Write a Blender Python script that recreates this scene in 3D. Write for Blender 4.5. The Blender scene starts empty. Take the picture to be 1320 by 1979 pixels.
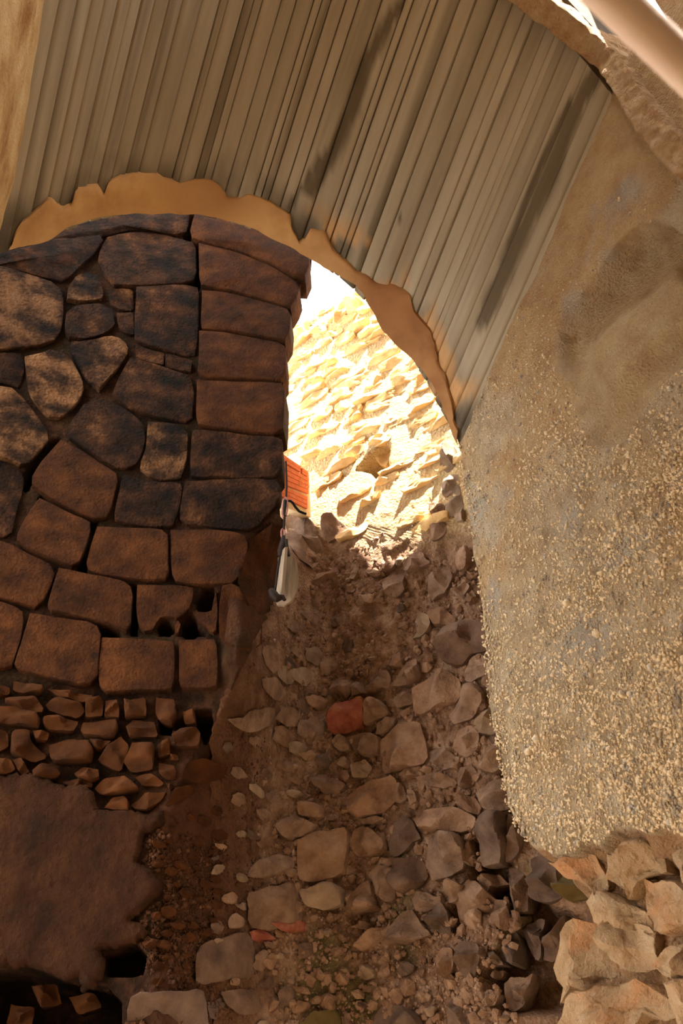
import bpy, bmesh, math, random
import numpy as np
from mathutils import Vector, Matrix
from mathutils.geometry import tessellate_polygon

# ------------------------------------------------------------------ camera, light, exposure
SC = bpy.context.scene
COL = SC.collection
W, H, F = 1320.0, 1979.0, 1600.0
PITCH, ROLL = math.radians(38), math.radians(-1.6)
CAM = np.array([0.0, 0.0, 1.6])
def _rx(t): c, s = math.cos(t), math.sin(t); return np.array([[1, 0, 0], [0, c, -s], [0, s, c]])
def _rz(t): c, s = math.cos(t), math.sin(t); return np.array([[c, -s, 0], [s, c, 0], [0, 0, 1]])
ROT = _rx(math.pi / 2 + PITCH) @ _rz(ROLL)
cam = bpy.data.cameras.new('camera'); camo = bpy.data.objects.new('camera', cam); COL.objects.link(camo)
M4 = np.eye(4); M4[:3, :3] = ROT; M4[:3, 3] = CAM
camo.matrix_world = Matrix(M4.tolist())
cam.sensor_fit = 'VERTICAL'; cam.sensor_height = 36.0; cam.sensor_width = 24.0
cam.lens = 36.0 * F / H
cam.clip_start = 0.02
cam.dof.use_dof = True; cam.dof.focus_distance = 6.0; cam.dof.aperture_fstop = 6.5
SC.camera = camo

SUN = np.array([0.24, -0.42, 0.875]); SUN /= np.linalg.norm(SUN)
SUN_STRENGTH, SKY_STRENGTH, EXPOSURE = 40.0, 6.0, 0.4
wd = bpy.data.worlds.new('sky'); SC.world = wd; wd.use_nodes = True
bgn = wd.node_tree.nodes['Background']
bgn.inputs['Color'].default_value = (1.0, 0.965, 0.90, 1); bgn.inputs['Strength'].default_value = SKY_STRENGTH
sl = bpy.data.lights.new('sun', 'SUN'); sl.energy = SUN_STRENGTH; sl.angle = math.radians(0.53); sl.color = (1.0, 0.93, 0.82)
slo = bpy.data.objects.new('sun', sl); COL.objects.link(slo)
slo.rotation_euler = Vector(SUN.tolist()).to_track_quat('Z', 'Y').to_euler()
slo.location = (3, -6, 14)
vs = SC.view_settings
vs.view_transform = 'Standard'; vs.look = 'None'; vs.gamma = 1.0; vs.exposure = EXPOSURE; vs.use_curve_mapping = False

# ------------------------------------------------------------------ maths helpers
rng = np.random.default_rng(7)
def nrm(v): v = np.asarray(v, float); return v / np.linalg.norm(v)
def ray(u, v): return ROT @ np.array([(u - W / 2) / F, (H / 2 - v) / F, -1.0])
def proj(P):
    c = ROT.T @ (np.asarray(P) - CAM); return np.array([W / 2 + F * c[0] / -c[2], H / 2 - F * c[1] / -c[2]])
def hit_plane(u, v, P0, n):
    r = ray(u, v); return CAM + r * (np.dot(P0 - CAM, n) / np.dot(r, n))

def _h(ix, iy, iz, s):
    n = (ix * 374761393 + iy * 668265263 + iz * 2147483647 + s * 1274126177) & 0xFFFFFFFF
    n = ((n ^ (n >> 13)) * 1274126177) & 0xFFFFFFFF
    n = ((n ^ (n >> 16)) * 2246822519) & 0xFFFFFFFF
    return ((n ^ (n >> 15)) & 0xFFFF) / 32767.5 - 1.0
def vnoise(P, s=0):
    P = np.asarray(P, float); i = np.floor(P).astype(np.int64); f = P - i; f = f * f * (3 - 2 * f)
    r = 0
    for dx in (0, 1):
        for dy in (0, 1):
            for dz in (0, 1):
                w = (f[..., 0] if dx else 1 - f[..., 0]) * (f[..., 1] if dy else 1 - f[..., 1]) * (f[..., 2] if dz else 1 - f[..., 2])
                r = r + w * _h(i[..., 0] + dx, i[..., 1] + dy, i[..., 2] + dz, s)
    return r
def fbm(P, freq, oct=4, s=0, gain=0.5):
    P = np.asarray(P, float) * freq; r = 0; a = 1; t = 0
    for o in range(oct):
        r = r + a * vnoise(P + 17.3 * o, s + o); t += a; a *= gain; P = P * 2.03
    return r / t
def sdist(U, V, poly):
    """signed distance in pixels to a polygon, positive inside (arrays)"""
    U = np.asarray(U, float); V = np.asarray(V, float)
    ins = np.zeros(U.shape, bool); d = np.full(U.shape, 1e9)
    n = len(poly)
    for k in range(n):
        x0, y0 = poly[k]; x1, y1 = poly[(k + 1) % n]
        dx, dy = x1 - x0, y1 - y0; L = dx * dx + dy * dy + 1e-9
        t = np.clip(((U - x0) * dx + (V - y0) * dy) / L, 0, 1)
        d = np.minimum(d, np.hypot(U - x0 - t * dx, V - y0 - t * dy))
        c = ((y0 > V) != (y1 > V)) & (U < (x1 - x0) * (V - y0) / (y1 - y0 + 1e-12) + x0)
        ins ^= c
    return np.where(ins, d, -d)
def sstep(a, b, x):
    t = np.clip((x - a) / (b - a), 0, 1); return t * t * (3 - 2 * t)
def polyat(pl, v, key=1):
    """interpolate other coordinate along a polyline sorted in key"""
    pl = sorted(pl, key=lambda p: p[key]); return np.interp(v, [p[key] for p in pl], [p[1 - key] for p in pl])

# ------------------------------------------------------------------ the place: vault axis, planes
AX = nrm(ray(-900, 4900))                      # vault axis, falls away from the viewer
AH = nrm([AX[0], AX[1], 0]); HD = np.array([AH[1], -AH[0], 0.0]); UP = np.array([0, 0, 1.0])
_r = ray(885, 862); PR = CAM + _r * 4.5 / _r[1]  # right springing point at the far arch
_d = ray(-2600, 2240); _d[2] = 0; DB = nrm(_d)
NB = np.array([-DB[1], DB[0], 0]); NB = NB if NB[1] < 0 else -NB
_r = ray(950, 1400); PB = CAM + _r * 5.6 / _r[1]
NP = -HD                                        # right wall faces left
CC, CR = np.array([-1.0, 1.9]), 3.1             # plan circle of the masonry wall

def wblend(u, v):
    k = float(sstep(1250, 1650, v)); return float(sstep(455 - 175 * k, 650 + 60 * k, u))
def surf_back(u, v, off=0.0):
    w = (1 - wblend(u, v)) * float(sstep(985, 1100, v))
    P = hit_plane(u, v, PB + NB * off, NB)
    if w <= 0: return P, NB
    r = ray(u, v); t1 = np.dot(P - CAM, r) / np.dot(r, r); t2 = _cyl(u, v, off); Q = CAM + r * (t1 * (1 - w) + t2 * w)
    n = nrm([CC[0] - Q[0], CC[1] - Q[1], 0]); return Q, nrm(n * w + NB * (1 - w))
def surf_right(u, v, off=0.0): return hit_plane(u, v, PR + NP * off, NP), NP
def _cyl(u, v, off):
    r = ray(u, v); o = CAM[:2] - CC; A = r[:2] @ r[:2]; B = 2 * o @ r[:2]; D = o @ o - (CR - off) ** 2
    return (-B + math.sqrt(max(B * B - 4 * A * D, 0))) / (2 * A)
def surf_left(u, v, off=0.0):
    t2 = _cyl(u, v, off); r = ray(u, v)
    w = wblend(u, v) * float(sstep(985, 1100, v))
    if w > 0:
        t1 = np.dot(PB + NB * off - CAM, NB) / np.dot(r, NB); t = t2 * (1 - w) + t1 * w
    else: t = t2
    P = CAM + r * t
    n = nrm([CC[0] - P[0], CC[1] - P[1], 0])
    return P, nrm(n * (1 - w) + NB * w)

# ------------------------------------------------------------------ materials
def srgb(r, g, b):
    f = lambda c: (c / 255 / 12.92) if c <= 10 else ((c / 255 + 0.055) / 1.055) ** 2.4
    return (f(r), f(g), f(b), 1)
def mat(name, cols, scale=3.0, detail=8, rough=0.9, bump=0.3, bscale=40.0, bdist=0.02, stretch=(1, 1, 1), var=0.0,
        stain=None, pits=None, spec=0.15, attr=None, huevar=0.0):
    """cols: list of (pos, rgba). stain: (rgba, scale, lo, hi, stretch). pits: (scale, amount). attr: [(name, rgba)]"""
    m = bpy.data.materials.new(name); m.use_nodes = True; nt = m.node_tree; N = nt.nodes; Lk = nt.links
    b = N['Principled BSDF']; b.inputs['Roughness'].default_value = rough
    b.inputs['Specular IOR Level'].default_value = spec
    tc = N.new('ShaderNodeTexCoord'); mp = N.new('ShaderNodeMapping'); mp.inputs['Scale'].default_value = stretch
    Lk.new(tc.outputs['Object'], mp.inputs['Vector'])
    oi = N.new('ShaderNodeObjectInfo')
    add = N.new('ShaderNodeVectorMath'); add.operation = 'MULTIPLY_ADD'
    Lk.new(oi.outputs['Random'], add.inputs[0]); add.inputs[1].default_value = (13, 29, 7)
    Lk.new(mp.outputs['Vector'], add.inputs[2])
    vec = add.outputs[0]
    n1 = N.new('ShaderNodeTexNoise'); n1.inputs['Scale'].default_value = scale; n1.inputs['Detail'].default_value = detail
    n1.inputs['Roughness'].default_value = 0.62
    Lk.new(vec, n1.inputs['Vector'])
    cr = N.new('ShaderNodeValToRGB'); el = cr.color_ramp.elements
    while len(el) < len(cols): el.new(0.5)
    for e, (p, c) in zip(el, cols): e.position = p; e.color = c
    Lk.new(n1.outputs['Fac'], cr.inputs['Fac'])
    col = cr.outputs['Color']
    if stain:
        c, sc, lo, hi, st = stain
        mp2 = N.new('ShaderNodeMapping'); mp2.inputs['Scale'].default_value = st; Lk.new(add.outputs[0], mp2.inputs['Vector'])
        n2 = N.new('ShaderNodeTexNoise'); n2.inputs['Scale'].default_value = sc; n2.inputs['Detail'].default_value = 5
        Lk.new(mp2.outputs['Vector'], n2.inputs['Vector'])
        mr = N.new('ShaderNodeMapRange'); mr.inputs['From Min'].default_value = lo; mr.inputs['From Max'].default_value = hi
        Lk.new(n2.outputs['Fac'], mr.inputs['Value'])
        mx = N.new('ShaderNodeMix'); mx.data_type = 'RGBA'; Lk.new(mr.outputs['Result'], mx.inputs[0])
        Lk.new(col, mx.inputs[6]); mx.inputs[7].default_value = c; col = mx.outputs[2]
    for an, c in (attr or []):
        at = N.new('ShaderNodeAttribute'); at.attribute_name = an
        mx = N.new('ShaderNodeMix'); mx.data_type = 'RGBA'; Lk.new(at.outputs['Fac'], mx.inputs[0])
        mul = N.new('ShaderNodeMix'); mul.data_type = 'RGBA'; mul.blend_type = 'OVERLAY'; mul.inputs[0].default_value = 0.5
        mul.inputs[6].default_value = c; Lk.new(n1.outputs['Fac'], mul.inputs[7])
        Lk.new(col, mx.inputs[6]); Lk.new(mul.outputs[2], mx.inputs[7]); col = mx.outputs[2]
    if var or huevar:
        hs = N.new('ShaderNodeHueSaturation'); Lk.new(col, hs.inputs['Color'])
        mr = N.new('ShaderNodeMapRange'); mr.inputs['To Min'].default_value = 1 - var; mr.inputs['To Max'].default_value = 1 + var
        Lk.new(oi.outputs['Random'], mr.inputs['Value']); Lk.new(mr.outputs['Result'], hs.inputs['Value'])
        if huevar:
            ml = N.new('ShaderNodeMath'); ml.operation = 'MULTIPLY'; ml.inputs[1].default_value = 7.31; Lk.new(oi.outputs['Random'], ml.inputs[0])
            fr = N.new('ShaderNodeMath'); fr.operation = 'FRACT'; Lk.new(ml.outputs[0], fr.inputs[0])
            m2 = N.new('ShaderNodeMapRange'); m2.inputs['To Min'].default_value = 1 - huevar; m2.inputs['To Max'].default_value = 1 + huevar * 0.6
            Lk.new(fr.outputs[0], m2.inputs['Value']); Lk.new(m2.outputs['Result'], hs.inputs['Saturation'])
        col = hs.outputs['Color']
    nb = N.new('ShaderNodeTexNoise'); nb.inputs['Scale'].default_value = bscale; nb.inputs['Detail'].default_value = 6
    nb.inputs['Roughness'].default_value = 0.65
    Lk.new(vec, nb.inputs['Vector'])
    hgt = nb.outputs['Fac']
    if pits:
        vo = N.new('ShaderNodeTexVoronoi'); vo.inputs['Scale'].default_value = pits[0]; Lk.new(vec, vo.inputs['Vector'])
        mm = N.new('ShaderNodeMath'); mm.operation = 'MULTIPLY_ADD'; mm.inputs[1].default_value = pits[1]
        Lk.new(vo.outputs['Distance'], mm.inputs[0]); Lk.new(hgt, mm.inputs[2]); hgt = mm.outputs[0]
    bp = N.new('ShaderNodeBump'); bp.inputs['Strength'].default_value = bump; bp.inputs['Distance'].default_value = bdist
    Lk.new(hgt, bp.inputs['Height']); Lk.new(bp.outputs['Normal'], b.inputs['Normal'])
    Lk.new(col, b.inputs['Base Color'])
    return m
c = srgb
MT = {}
MT['concrete'] = mat('board_marked_concrete', [(0.3, c(138, 126, 107)), (0.5, c(158, 146, 126)), (0.72, c(174, 163, 144))], 5, 8, 0.85, 0.25, 30, 0.01,
                     stretch=(0.10, 1, 1), var=0.05, stain=(c(104, 93, 77), 3.2, 0.56, 0.72, (0.35, 1, 1)), attr=[('grime', c(66, 58, 48)), ('flake', c(186, 144, 98)), ('wet', c(78, 66, 50))])
MT['shell'] = mat('dark_concrete_joint', [(0.3, c(70, 62, 52)), (0.7, c(100, 90, 76))], 6, 6, 0.95, 0.3, 30)
MT['ochre_plaster'] = mat('ochre_plaster', [(0.3, c(170, 128, 82)), (0.6, c(196, 156, 106)), (0.8, c(206, 168, 118))], 4, 6, 0.9, 0.2, 25, 0.01,
                     stain=(c(150, 104, 66), 2.0, 0.55, 0.8, (1, 1, 1)), attr=[('rusty', c(128, 84, 52))])
MT['render'] = mat('pebbled_tan_render', [(0.3, c(168, 146, 116)), (0.5, c(202, 181, 150)), (0.7, c(222, 206, 180))], 6, 10, 0.93, 1.0, 46, 0.06,
                     pits=(70, 0.3), attr=[('peel', c(214, 184, 142)), ('warm', c(208, 172, 126)), ('broken', c(180, 142, 106)), ('grey', c(192, 184, 172))])
MT['rib'] = mat('rough_sandy_render', [(0.28, c(180, 138, 98)), (0.5, c(204, 168, 128)), (0.75, c(222, 194, 160))], 7, 9, 0.95, 1.0, 40, 0.06, pits=(50, 0.4))
MT['leftrender'] = mat('ochre_render', [(0.34, c(150, 106, 62)), (0.5, c(192, 160, 112)), (0.66, c(210, 186, 142))], 2.5, 9, 0.93, 0.6, 50, 0.015, pits=(60, 0.4))
MT['ashlar'] = mat('brown_sandstone', [(0.3, c(34, 18, 7)), (0.5, c(67, 37, 16)), (0.7, c(93, 55, 26))], 5, 10, 0.95, 0.8, 28, 0.035, var=0.12, pits=(45, 0.35))
MT['ashlar_soot'] = mat('soot_stained_sandstone', [(0.36, c(16, 9, 5)), (0.48, c(40, 23, 12)), (0.58, c(66, 40, 22)), (0.72, c(112, 76, 48))], 4.2, 10, 0.95, 0.9, 26, 0.04, var=0.12, pits=(40, 0.5))
MT['ashlar_pale'] = mat('abraded_pale_sandstone', [(0.38, c(20, 12, 7)), (0.47, c(62, 40, 24)), (0.57, c(118, 84, 55)), (0.75, c(140, 104, 72))], 3.0, 10, 0.95, 0.9, 26, 0.04, var=0.1, pits=(40, 0.5))
MT['rubble_l'] = mat('tawny_rubble_stone', [(0.3, c(42, 22, 8)), (0.55, c(71, 40, 17)), (0.8, c(91, 54, 25))], 5, 8, 0.95, 0.5, 30, 0.015, var=0.12)
MT['mud_plaster'] = mat('brown_mud_plaster', [(0.3, c(38, 20, 9)), (0.55, c(61, 35, 17)), (0.8, c(77, 46, 24))], 5, 10, 0.95, 0.9, 22, 0.05, pits=(20, 0.3))
MT['joint'] = mat('dark_joint_mortar', [(0.3, c(58, 40, 27)), (0.6, c(96, 68, 46)), (0.8, c(122, 90, 62))], 6, 9, 0.97, 0.8, 40, 0.02)
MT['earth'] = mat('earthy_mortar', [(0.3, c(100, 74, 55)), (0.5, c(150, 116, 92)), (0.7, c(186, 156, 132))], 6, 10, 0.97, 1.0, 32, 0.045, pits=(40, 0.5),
                     attr=[('moss', c(92, 88, 50)), ('rust', c(92, 58, 36)), ('sunlit_tone', c(222, 192, 144))])
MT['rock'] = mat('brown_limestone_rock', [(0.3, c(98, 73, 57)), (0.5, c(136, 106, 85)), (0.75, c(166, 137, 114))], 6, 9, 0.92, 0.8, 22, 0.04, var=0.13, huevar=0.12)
MT['rock_dark'] = mat('dark_mauve_rock', [(0.3, c(72, 54, 44)), (0.55, c(104, 82, 68)), (0.8, c(130, 106, 90))], 6, 9, 0.9, 0.7, 22, 0.03, var=0.12, huevar=0.12)
MT['rock_red'] = mat('red_stone', [(0.35, c(112, 58, 44)), (0.5, c(138, 78, 60)), (0.66, c(158, 118, 94))], 6, 9, 0.9, 0.6, 28, 0.015)
MT['rock_grey'] = mat('grey_flint_rock', [(0.3, c(108, 88, 70)), (0.55, c(140, 118, 98)), (0.8, c(168, 146, 124))], 6, 9, 0.85, 0.4, 24, 0.015, var=0.1)
MT['rock_green'] = mat('algae_green_rock', [(0.3, c(70, 58, 32)), (0.6, c(98, 82, 48)), (0.8, c(120, 98, 68))], 5, 9, 0.9, 0.4, 24, 0.015)
MT['rock_lit'] = mat('limestone_sunlit_tint', [(0.3, c(196, 156, 100)), (0.55, c(220, 186, 132)), (0.8, c(232, 206, 160))], 5, 9, 0.92, 0.5, 28, 0.02, var=0.08)  # brighter copy of the wall rock, sunlight put into its colour
MT['rock_base'] = mat('cream_foundation_stone', [(0.3, c(140, 110, 80)), (0.55, c(174, 146, 114)), (0.8, c(192, 170, 142))], 5, 9, 0.9, 0.9, 20, 0.05, var=0.06, stain=(c(190, 130, 84), 3, 0.52, 0.7, (1, 1, 1)))
MT['gravel'] = mat('mortar_gravel', [(0.3, c(100, 74, 58)), (0.55, c(148, 118, 98)), (0.8, c(188, 164, 146))], 18, 3, 0.85, 0.2, 60)
MT['pebble'] = mat('pebbledash_pebbles', [(0.32, c(136, 126, 116)), (0.45, c(196, 174, 142)), (0.58, c(214, 195, 164)), (0.68, c(166, 160, 154))], 14, 2, 0.7, 0.1, 60)
MT['wood'] = mat('weathered_grey_wood', [(0.3, c(120, 106, 92)), (0.55, c(158, 142, 124)), (0.8, c(180, 164, 146))], 12, 6, 0.85, 0.35, 40, 0.004, stretch=(3, 3, 0.3))
MT['iron'] = mat('black_strap', [(0.3, c(26, 18, 16)), (0.7, c(46, 34, 30))], 20, 3, 0.6, 0.2, 60)
MT['ring'] = mat('rusty_pink_metal', [(0.3, c(120, 60, 52)), (0.7, c(190, 130, 120))], 30, 3, 0.45, 0.1, 60, spec=0.5)
MT['rubber'] = mat('black_cable_rubber', [(0.3, c(18, 15, 14)), (0.7, c(30, 26, 24))], 20, 2, 0.6, 0.05, 60)
MT['brick'] = mat('red_hollow_brick', [(0.3, c(196, 96, 56)), (0.6, c(216, 116, 70)), (0.8, c(226, 136, 90))], 9, 5, 0.85, 0.3, 40, 0.006)
MT['brick_mortar'] = mat('pale_mortar', [(0.3, c(196, 168, 130)), (0.7, c(222, 198, 160))], 10, 5, 0.95, 0.5, 40)
MT['pole'] = mat('peeled_pale_pole', [(0.3, c(232, 206, 190)), (0.7, c(242, 222, 208))], 6, 4, 0.6, 0.1, 30)
MT['straw'] = mat('dry_straw', [(0.3, c(206, 178, 120)), (0.7, c(226, 204, 156))], 6, 2, 0.8, 0.05, 30)
MT['ground'] = mat('trodden_earth', [(0.3, c(84, 72, 58)), (0.6, c(108, 94, 76)), (0.8, c(126, 110, 92))], 2, 9, 0.97, 0.7, 20, 0.03)

# ------------------------------------------------------------------ object helpers
def link(name, me, parent=None, m=None, **props):
    o = bpy.data.objects.new(name, me); COL.objects.link(o)
    if parent is not None: o.parent = parent
    if m is not None and me is not None:
        me.materials.clear(); me.materials.append(m)
    for k, v in props.items(): o[k] = v
    return o
def mesh_from(verts, faces, smooth=True, sharp=None):
    me = bpy.data.meshes.new('m'); me.from_pydata([tuple(map(float, v)) for v in verts], [], [tuple(f) for f in faces]); me.update()
    bm = bmesh.new(); bm.from_mesh(me); bmesh.ops.recalc_face_normals(bm, faces=bm.faces[:]); bm.to_mesh(me); bm.free()
    if smooth:
        me.polygons.foreach_set('use_smooth', [True] * len(me.polygons))
        if sharp: me.set_sharp_from_angle(angle=math.radians(sharp))
    return me
def grid_faces(nr, nc, skip=None):
    fs = []
    for i in range(nr - 1):
        for j in range(nc - 1):
            if skip is not None and skip[i, j]: continue
            a = i * nc + j; fs.append((a, a + 1, a + nc + 1, a + nc))
    return fs
def set_attr(me, name, vals):
    a = me.attributes.new(name, 'FLOAT', 'POINT'); a.data.foreach_set('value', np.asarray(vals, np.float32).ravel())
def box_mesh(P0, ex, ey, ez):
    """box from corner P0 with edge vectors"""
    P0, ex, ey, ez = map(lambda q: np.asarray(q, float), (P0, ex, ey, ez))
    v = [P0 + a * ex + b * ey + cc * ez for cc in (0, 1) for b in (0, 1) for a in (0, 1)]
    return v, [(0, 1, 3, 2), (4, 6, 7, 5), (0, 4, 5, 1), (2, 3, 7, 6), (0, 2, 6, 4), (1, 5, 7, 3)]
def tube(pts, r, seg=10, closed=False, caps=True):
    pts = [np.asarray(p, float) for p in pts]; n = len(pts); V = []; Fc = []
    rr = r if hasattr(r, '__len__') else [r] * n
    for i in range(n):
        t = nrm(pts[(i + 1) % n] - pts[i - 1]) if closed else nrm(pts[min(i + 1, n - 1)] - pts[max(i - 1, 0)])
        a = nrm(np.cross(t, [0.31, 0.2, 0.93] if abs(t[2]) < 0.9 else [1, 0, 0])); b = np.cross(t, a)
        for k in range(seg):
            q = 2 * math.pi * k / seg; V.append(pts[i] + rr[i] * (math.cos(q) * a + math.sin(q) * b))
    for i in range(n if closed else n - 1):
        for k in range(seg):
            Fc.append((i * seg + k, i * seg + (k + 1) % seg, ((i + 1) % n) * seg + (k + 1) % seg, ((i + 1) % n) * seg + k))
    if caps and not closed: Fc += [tuple(range(seg - 1, -1, -1)), tuple((n - 1) * seg + k for k in range(seg))]
    return V, Fc
def chaikin(p):
    p = np.asarray(p, float); q = np.roll(p, -1, 0)
    return np.stack([p * .75 + q * .25, p * .25 + q * .75], 1).reshape(-1, 2)
def resample(p, n):
    p = np.asarray(p, float); q = np.vstack([p, p[:1]]); d = np.r_[0, np.cumsum(np.linalg.norm(np.diff(q, axis=0), axis=1))]
    t = np.linspace(0, d[-1], n, endpoint=False)
    return np.stack([np.interp(t, d, q[:, k]) for k in range(q.shape[1])], 1)

ROCK = [(0.86, None), (1.0, -0.25), (1.01, 0.2), (0.985, 0.55), (0.92, 0.82), (0.78, 0.95), (0.52, 1.0), (0.26, 1.03)]
BLOCK = [(0.99, None), (1.0, -0.3), (1.0, 0.6), (0.993, 0.88), (0.975, 1.0), (0.80, 1.0), (0.55, 1.0), (0.28, 1.0)]
def stone3(name, Q, n, h, depth, m, parent, kind='rock', N=24, facets=3, rough=1.0, cut=None, smooth_sharp=38, **props):
    """Q: outline points (k,3) on the wall face, n: outward normal. One stone, bedded depth behind the face, proud by h"""
    Q = np.asarray(Q, float); c0 = Q.mean(0); n = nrm(n); ex = nrm(np.cross(UP, n)); ey = np.cross(n, ex)
    loc = np.stack([(Q - c0) @ ex, (Q - c0) @ ey, (Q - c0) @ n], 1)
    loc = resample(loc, N); size = np.sqrt(np.ptp(loc[:, 0]) * np.ptp(loc[:, 1]))
    prof = ROCK if kind == 'rock' else BLOCK
    V = []; lastz = 0
    pl = []
    if kind == 'rock':
        for k in range(facets):
            ang = rng.uniform(0, 2 * math.pi); sl = rng.uniform(0.5, 1.9) * h / (0.5 * size + 1e-6)
            pl.append((math.cos(ang) * sl, math.sin(ang) * sl, h * rng.uniform(0.5, 0.95)))
    tilt = rng.normal(0, 0.10 if kind == 'rock' else 0.02, 2)
    for (s, zf) in prof:
        for q in loc:
            z = -depth if zf is None else zf * h
            x, y = q[0] * s, q[1] * s
            if zf is not None and zf > 0.1:
                for (a, b, d) in pl: z = min(z, max(d + a * x + b * y, 0.1 * h))
                z += (tilt[0] * x + tilt[1] * y)
            V.append((x, y, z + q[2] * s))
    zc = h * 1.03 if kind == 'rock' else h
    for (a, b, d) in pl: zc = min(zc, d)
    V.append((0, 0, zc)); V.append((0, 0, -depth))
    V = np.array(V)
    seed = int(rng.integers(1 << 20)); off = rng.uniform(0, 50, 3)
    amp = (0.055 if kind == 'rock' else 0.012) * rough * min(size, 0.6)
    fr = 3.2 / max(size, 0.05)
    D = np.stack([fbm(V + off, fr, 3, seed + 3 * k) for k in range(3)], 1)
    D2 = fbm(V + off, 14.0, 3, seed + 11)
    inner = np.ones(len(V)); inner[:N] = 0.2
    V = V + D * amp * inner[:, None]; V[:, 2] += D2 * 0.010 * rough * inner * (1.0 if kind == 'rock' else 0.7)
    nr = len(prof); Fc = []
    for i in range(nr - 1):
        for k in range(N):
            Fc.append((i * N + k, i * N + (k + 1) % N, (i + 1) * N + (k + 1) % N, (i + 1) * N + k))
    for k in range(N):
        Fc.append(((nr - 1) * N + k, (nr - 1) * N + (k + 1) % N, nr * N)); Fc.append(((k + 1) % N, k, nr * N + 1))
    me = mesh_from(V, Fc, True, smooth_sharp)
    o = link(name, me, parent, m, **props)
    T = np.eye(4); T[:3, 0] = ex; T[:3, 1] = ey; T[:3, 2] = n; T[:3, 3] = c0
    o.matrix_local = Matrix(T.tolist())
    return o
def stone(name, poly, surf, h, depth, m, parent, kind='rock', gap=1.5, round_=0, **kw):
    p = np.array(poly, float)
    for _ in range(round_): p = chaikin(p)
    cpt = p.mean(0); d = p - cpt; L = np.linalg.norm(d, axis=1, keepdims=True); p = cpt + d * np.maximum(L - gap, 1) / L
    p = resample(p, 24)
    Q = np.array([surf(u, v, 0.45 * h)[0] for u, v in p]); n = surf(cpt[0], cpt[1])[1]
    Q = Q - n * 0.45 * h
    return stone3(name, Q, n, h, depth, m, parent, kind, **kw)
# small many-stone mesh (gravel, pebble dash): squashed icosahedra
_t = (1 + 5 ** 0.5) / 2
ICO_V = np.array([(-1, _t, 0), (1, _t, 0), (-1, -_t, 0), (1, -_t, 0), (0, -1, _t), (0, 1, _t), (0, -1, -_t), (0, 1, -_t), (_t, 0, -1), (_t, 0, 1), (-_t, 0, -1), (-_t, 0, 1)]) / math.sqrt(1 + _t * _t)
ICO_F = np.array([(0, 11, 5), (0, 5, 1), (0, 1, 7), (0, 7, 10), (0, 10, 11), (1, 5, 9), (5, 11, 4), (11, 10, 2), (10, 7, 6), (7, 1, 8), (3, 9, 4), (3, 4, 2), (3, 2, 6), (3, 6, 8), (3, 8, 9), (4, 9, 5), (2, 4, 11), (6, 2, 10), (8, 6, 7), (9, 8, 1)])
def pebbles(name, P, n, r, m, parent, smooth=True, **props):
    P = np.asarray(P); k = len(P); n = np.asarray(n, float)
    V = ICO_V[None] * rng.uniform(0.6, 1.15, (k, 1, 3)) + rng.normal(0, 0.10, (k, 12, 3))
    q = rng.normal(size=(k, 4)); q /= np.linalg.norm(q, axis=1, keepdims=True)
    w, x, y, z = q.T
    Rm = np.stack([1 - 2 * (y * y + z * z), 2 * (x * y - z * w), 2 * (x * z + y * w), 2 * (x * y + z * w), 1 - 2 * (x * x + z * z), 2 * (y * z - x * w), 2 * (x * z - y * w), 2 * (y * z + x * w), 1 - 2 * (x * x + y * y)], 1).reshape(k, 3, 3)
    V = np.einsum('kij,kvj->kvi', Rm, V) * np.asarray(r)[:, None, None] + P[:, None, :]
    Fa = (ICO_F[None] + 12 * np.arange(k)[:, None, None]).reshape(-1, 3)
    me = bpy.data.meshes.new('m'); me.vertices.add(k * 12); me.vertices.foreach_set('co', V.reshape(-1).astype(np.float32))
    me.loops.add(len(Fa) * 3); me.loops.foreach_set('vertex_index', Fa.reshape(-1).astype(np.int32))
    me.polygons.add(len(Fa)); me.polygons.foreach_set('loop_start', np.arange(0, len(Fa) * 3, 3, dtype=np.int32))
    me.polygons.foreach_set('use_smooth', np.full(len(Fa), smooth)); me.update(calc_edges=True); me.validate()
    return link(name, me, parent, m, **props)


# ================================================================== STRUCTURE
# ---- floor and the pit around the viewer
gv, gf = [], []
nx = 60
XS = np.linspace(-7, 7, nx); YS = np.linspace(-4.2, 9.5, nx)
gx, gy = np.meshgrid(XS, YS); gz = 0.06 * fbm(np.stack([gx, gy, gx * 0], -1), 0.8, 4, 3) - 0.03
me = mesh_from(np.stack([gx, gy, gz], -1).reshape(-1, 3), grid_faces(nx, nx))
floor = link('floor', me, None, MT['ground'], kind='structure', label='trodden earth floor of the pit', category='floor')

# ---- vault section
HC, ZC = -1.66, 5.75
EDGE = [(0, 492), (20, 482), (90, 468), (130, 440), (200, 417), (300, 413), (380, 416), (450, 430), (520, 458), (570, 482), (605, 505), (650, 530), (700, 560), (715, 590), (740, 640), (790, 690), (800, 700), (850, 770), (870, 830), (885, 862)]
_hz = []
for e in EDGE:
    P = hit_plane(*e, PR, AH); _hz.append((np.dot(P - PR, HD), P[2]))
_hz = np.array(_hz); _th = np.arctan2(_hz[:, 1] - ZC, _hz[:, 0] - HC); _rr = np.hypot(_hz[:, 1] - ZC, _hz[:, 0] - HC)
_pf = np.polyfit(_th, _rr, 5)
TH0, TH1 = _th.min() - 0.06, _th.max() + 0.05
def sec_r(th): return np.polyval(_pf, np.clip(th, TH0, TH1))
def sec(th, off=0.0): r = sec_r(th) + off; return HC + r * np.cos(th), ZC + r * np.sin(th)
def vault(th, w, off=0.0):
    h, z = sec(th, off); return PR + HD * h + UP * (z - PR[2]) + AX * w
KA = float(np.dot(AX, AH))
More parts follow.
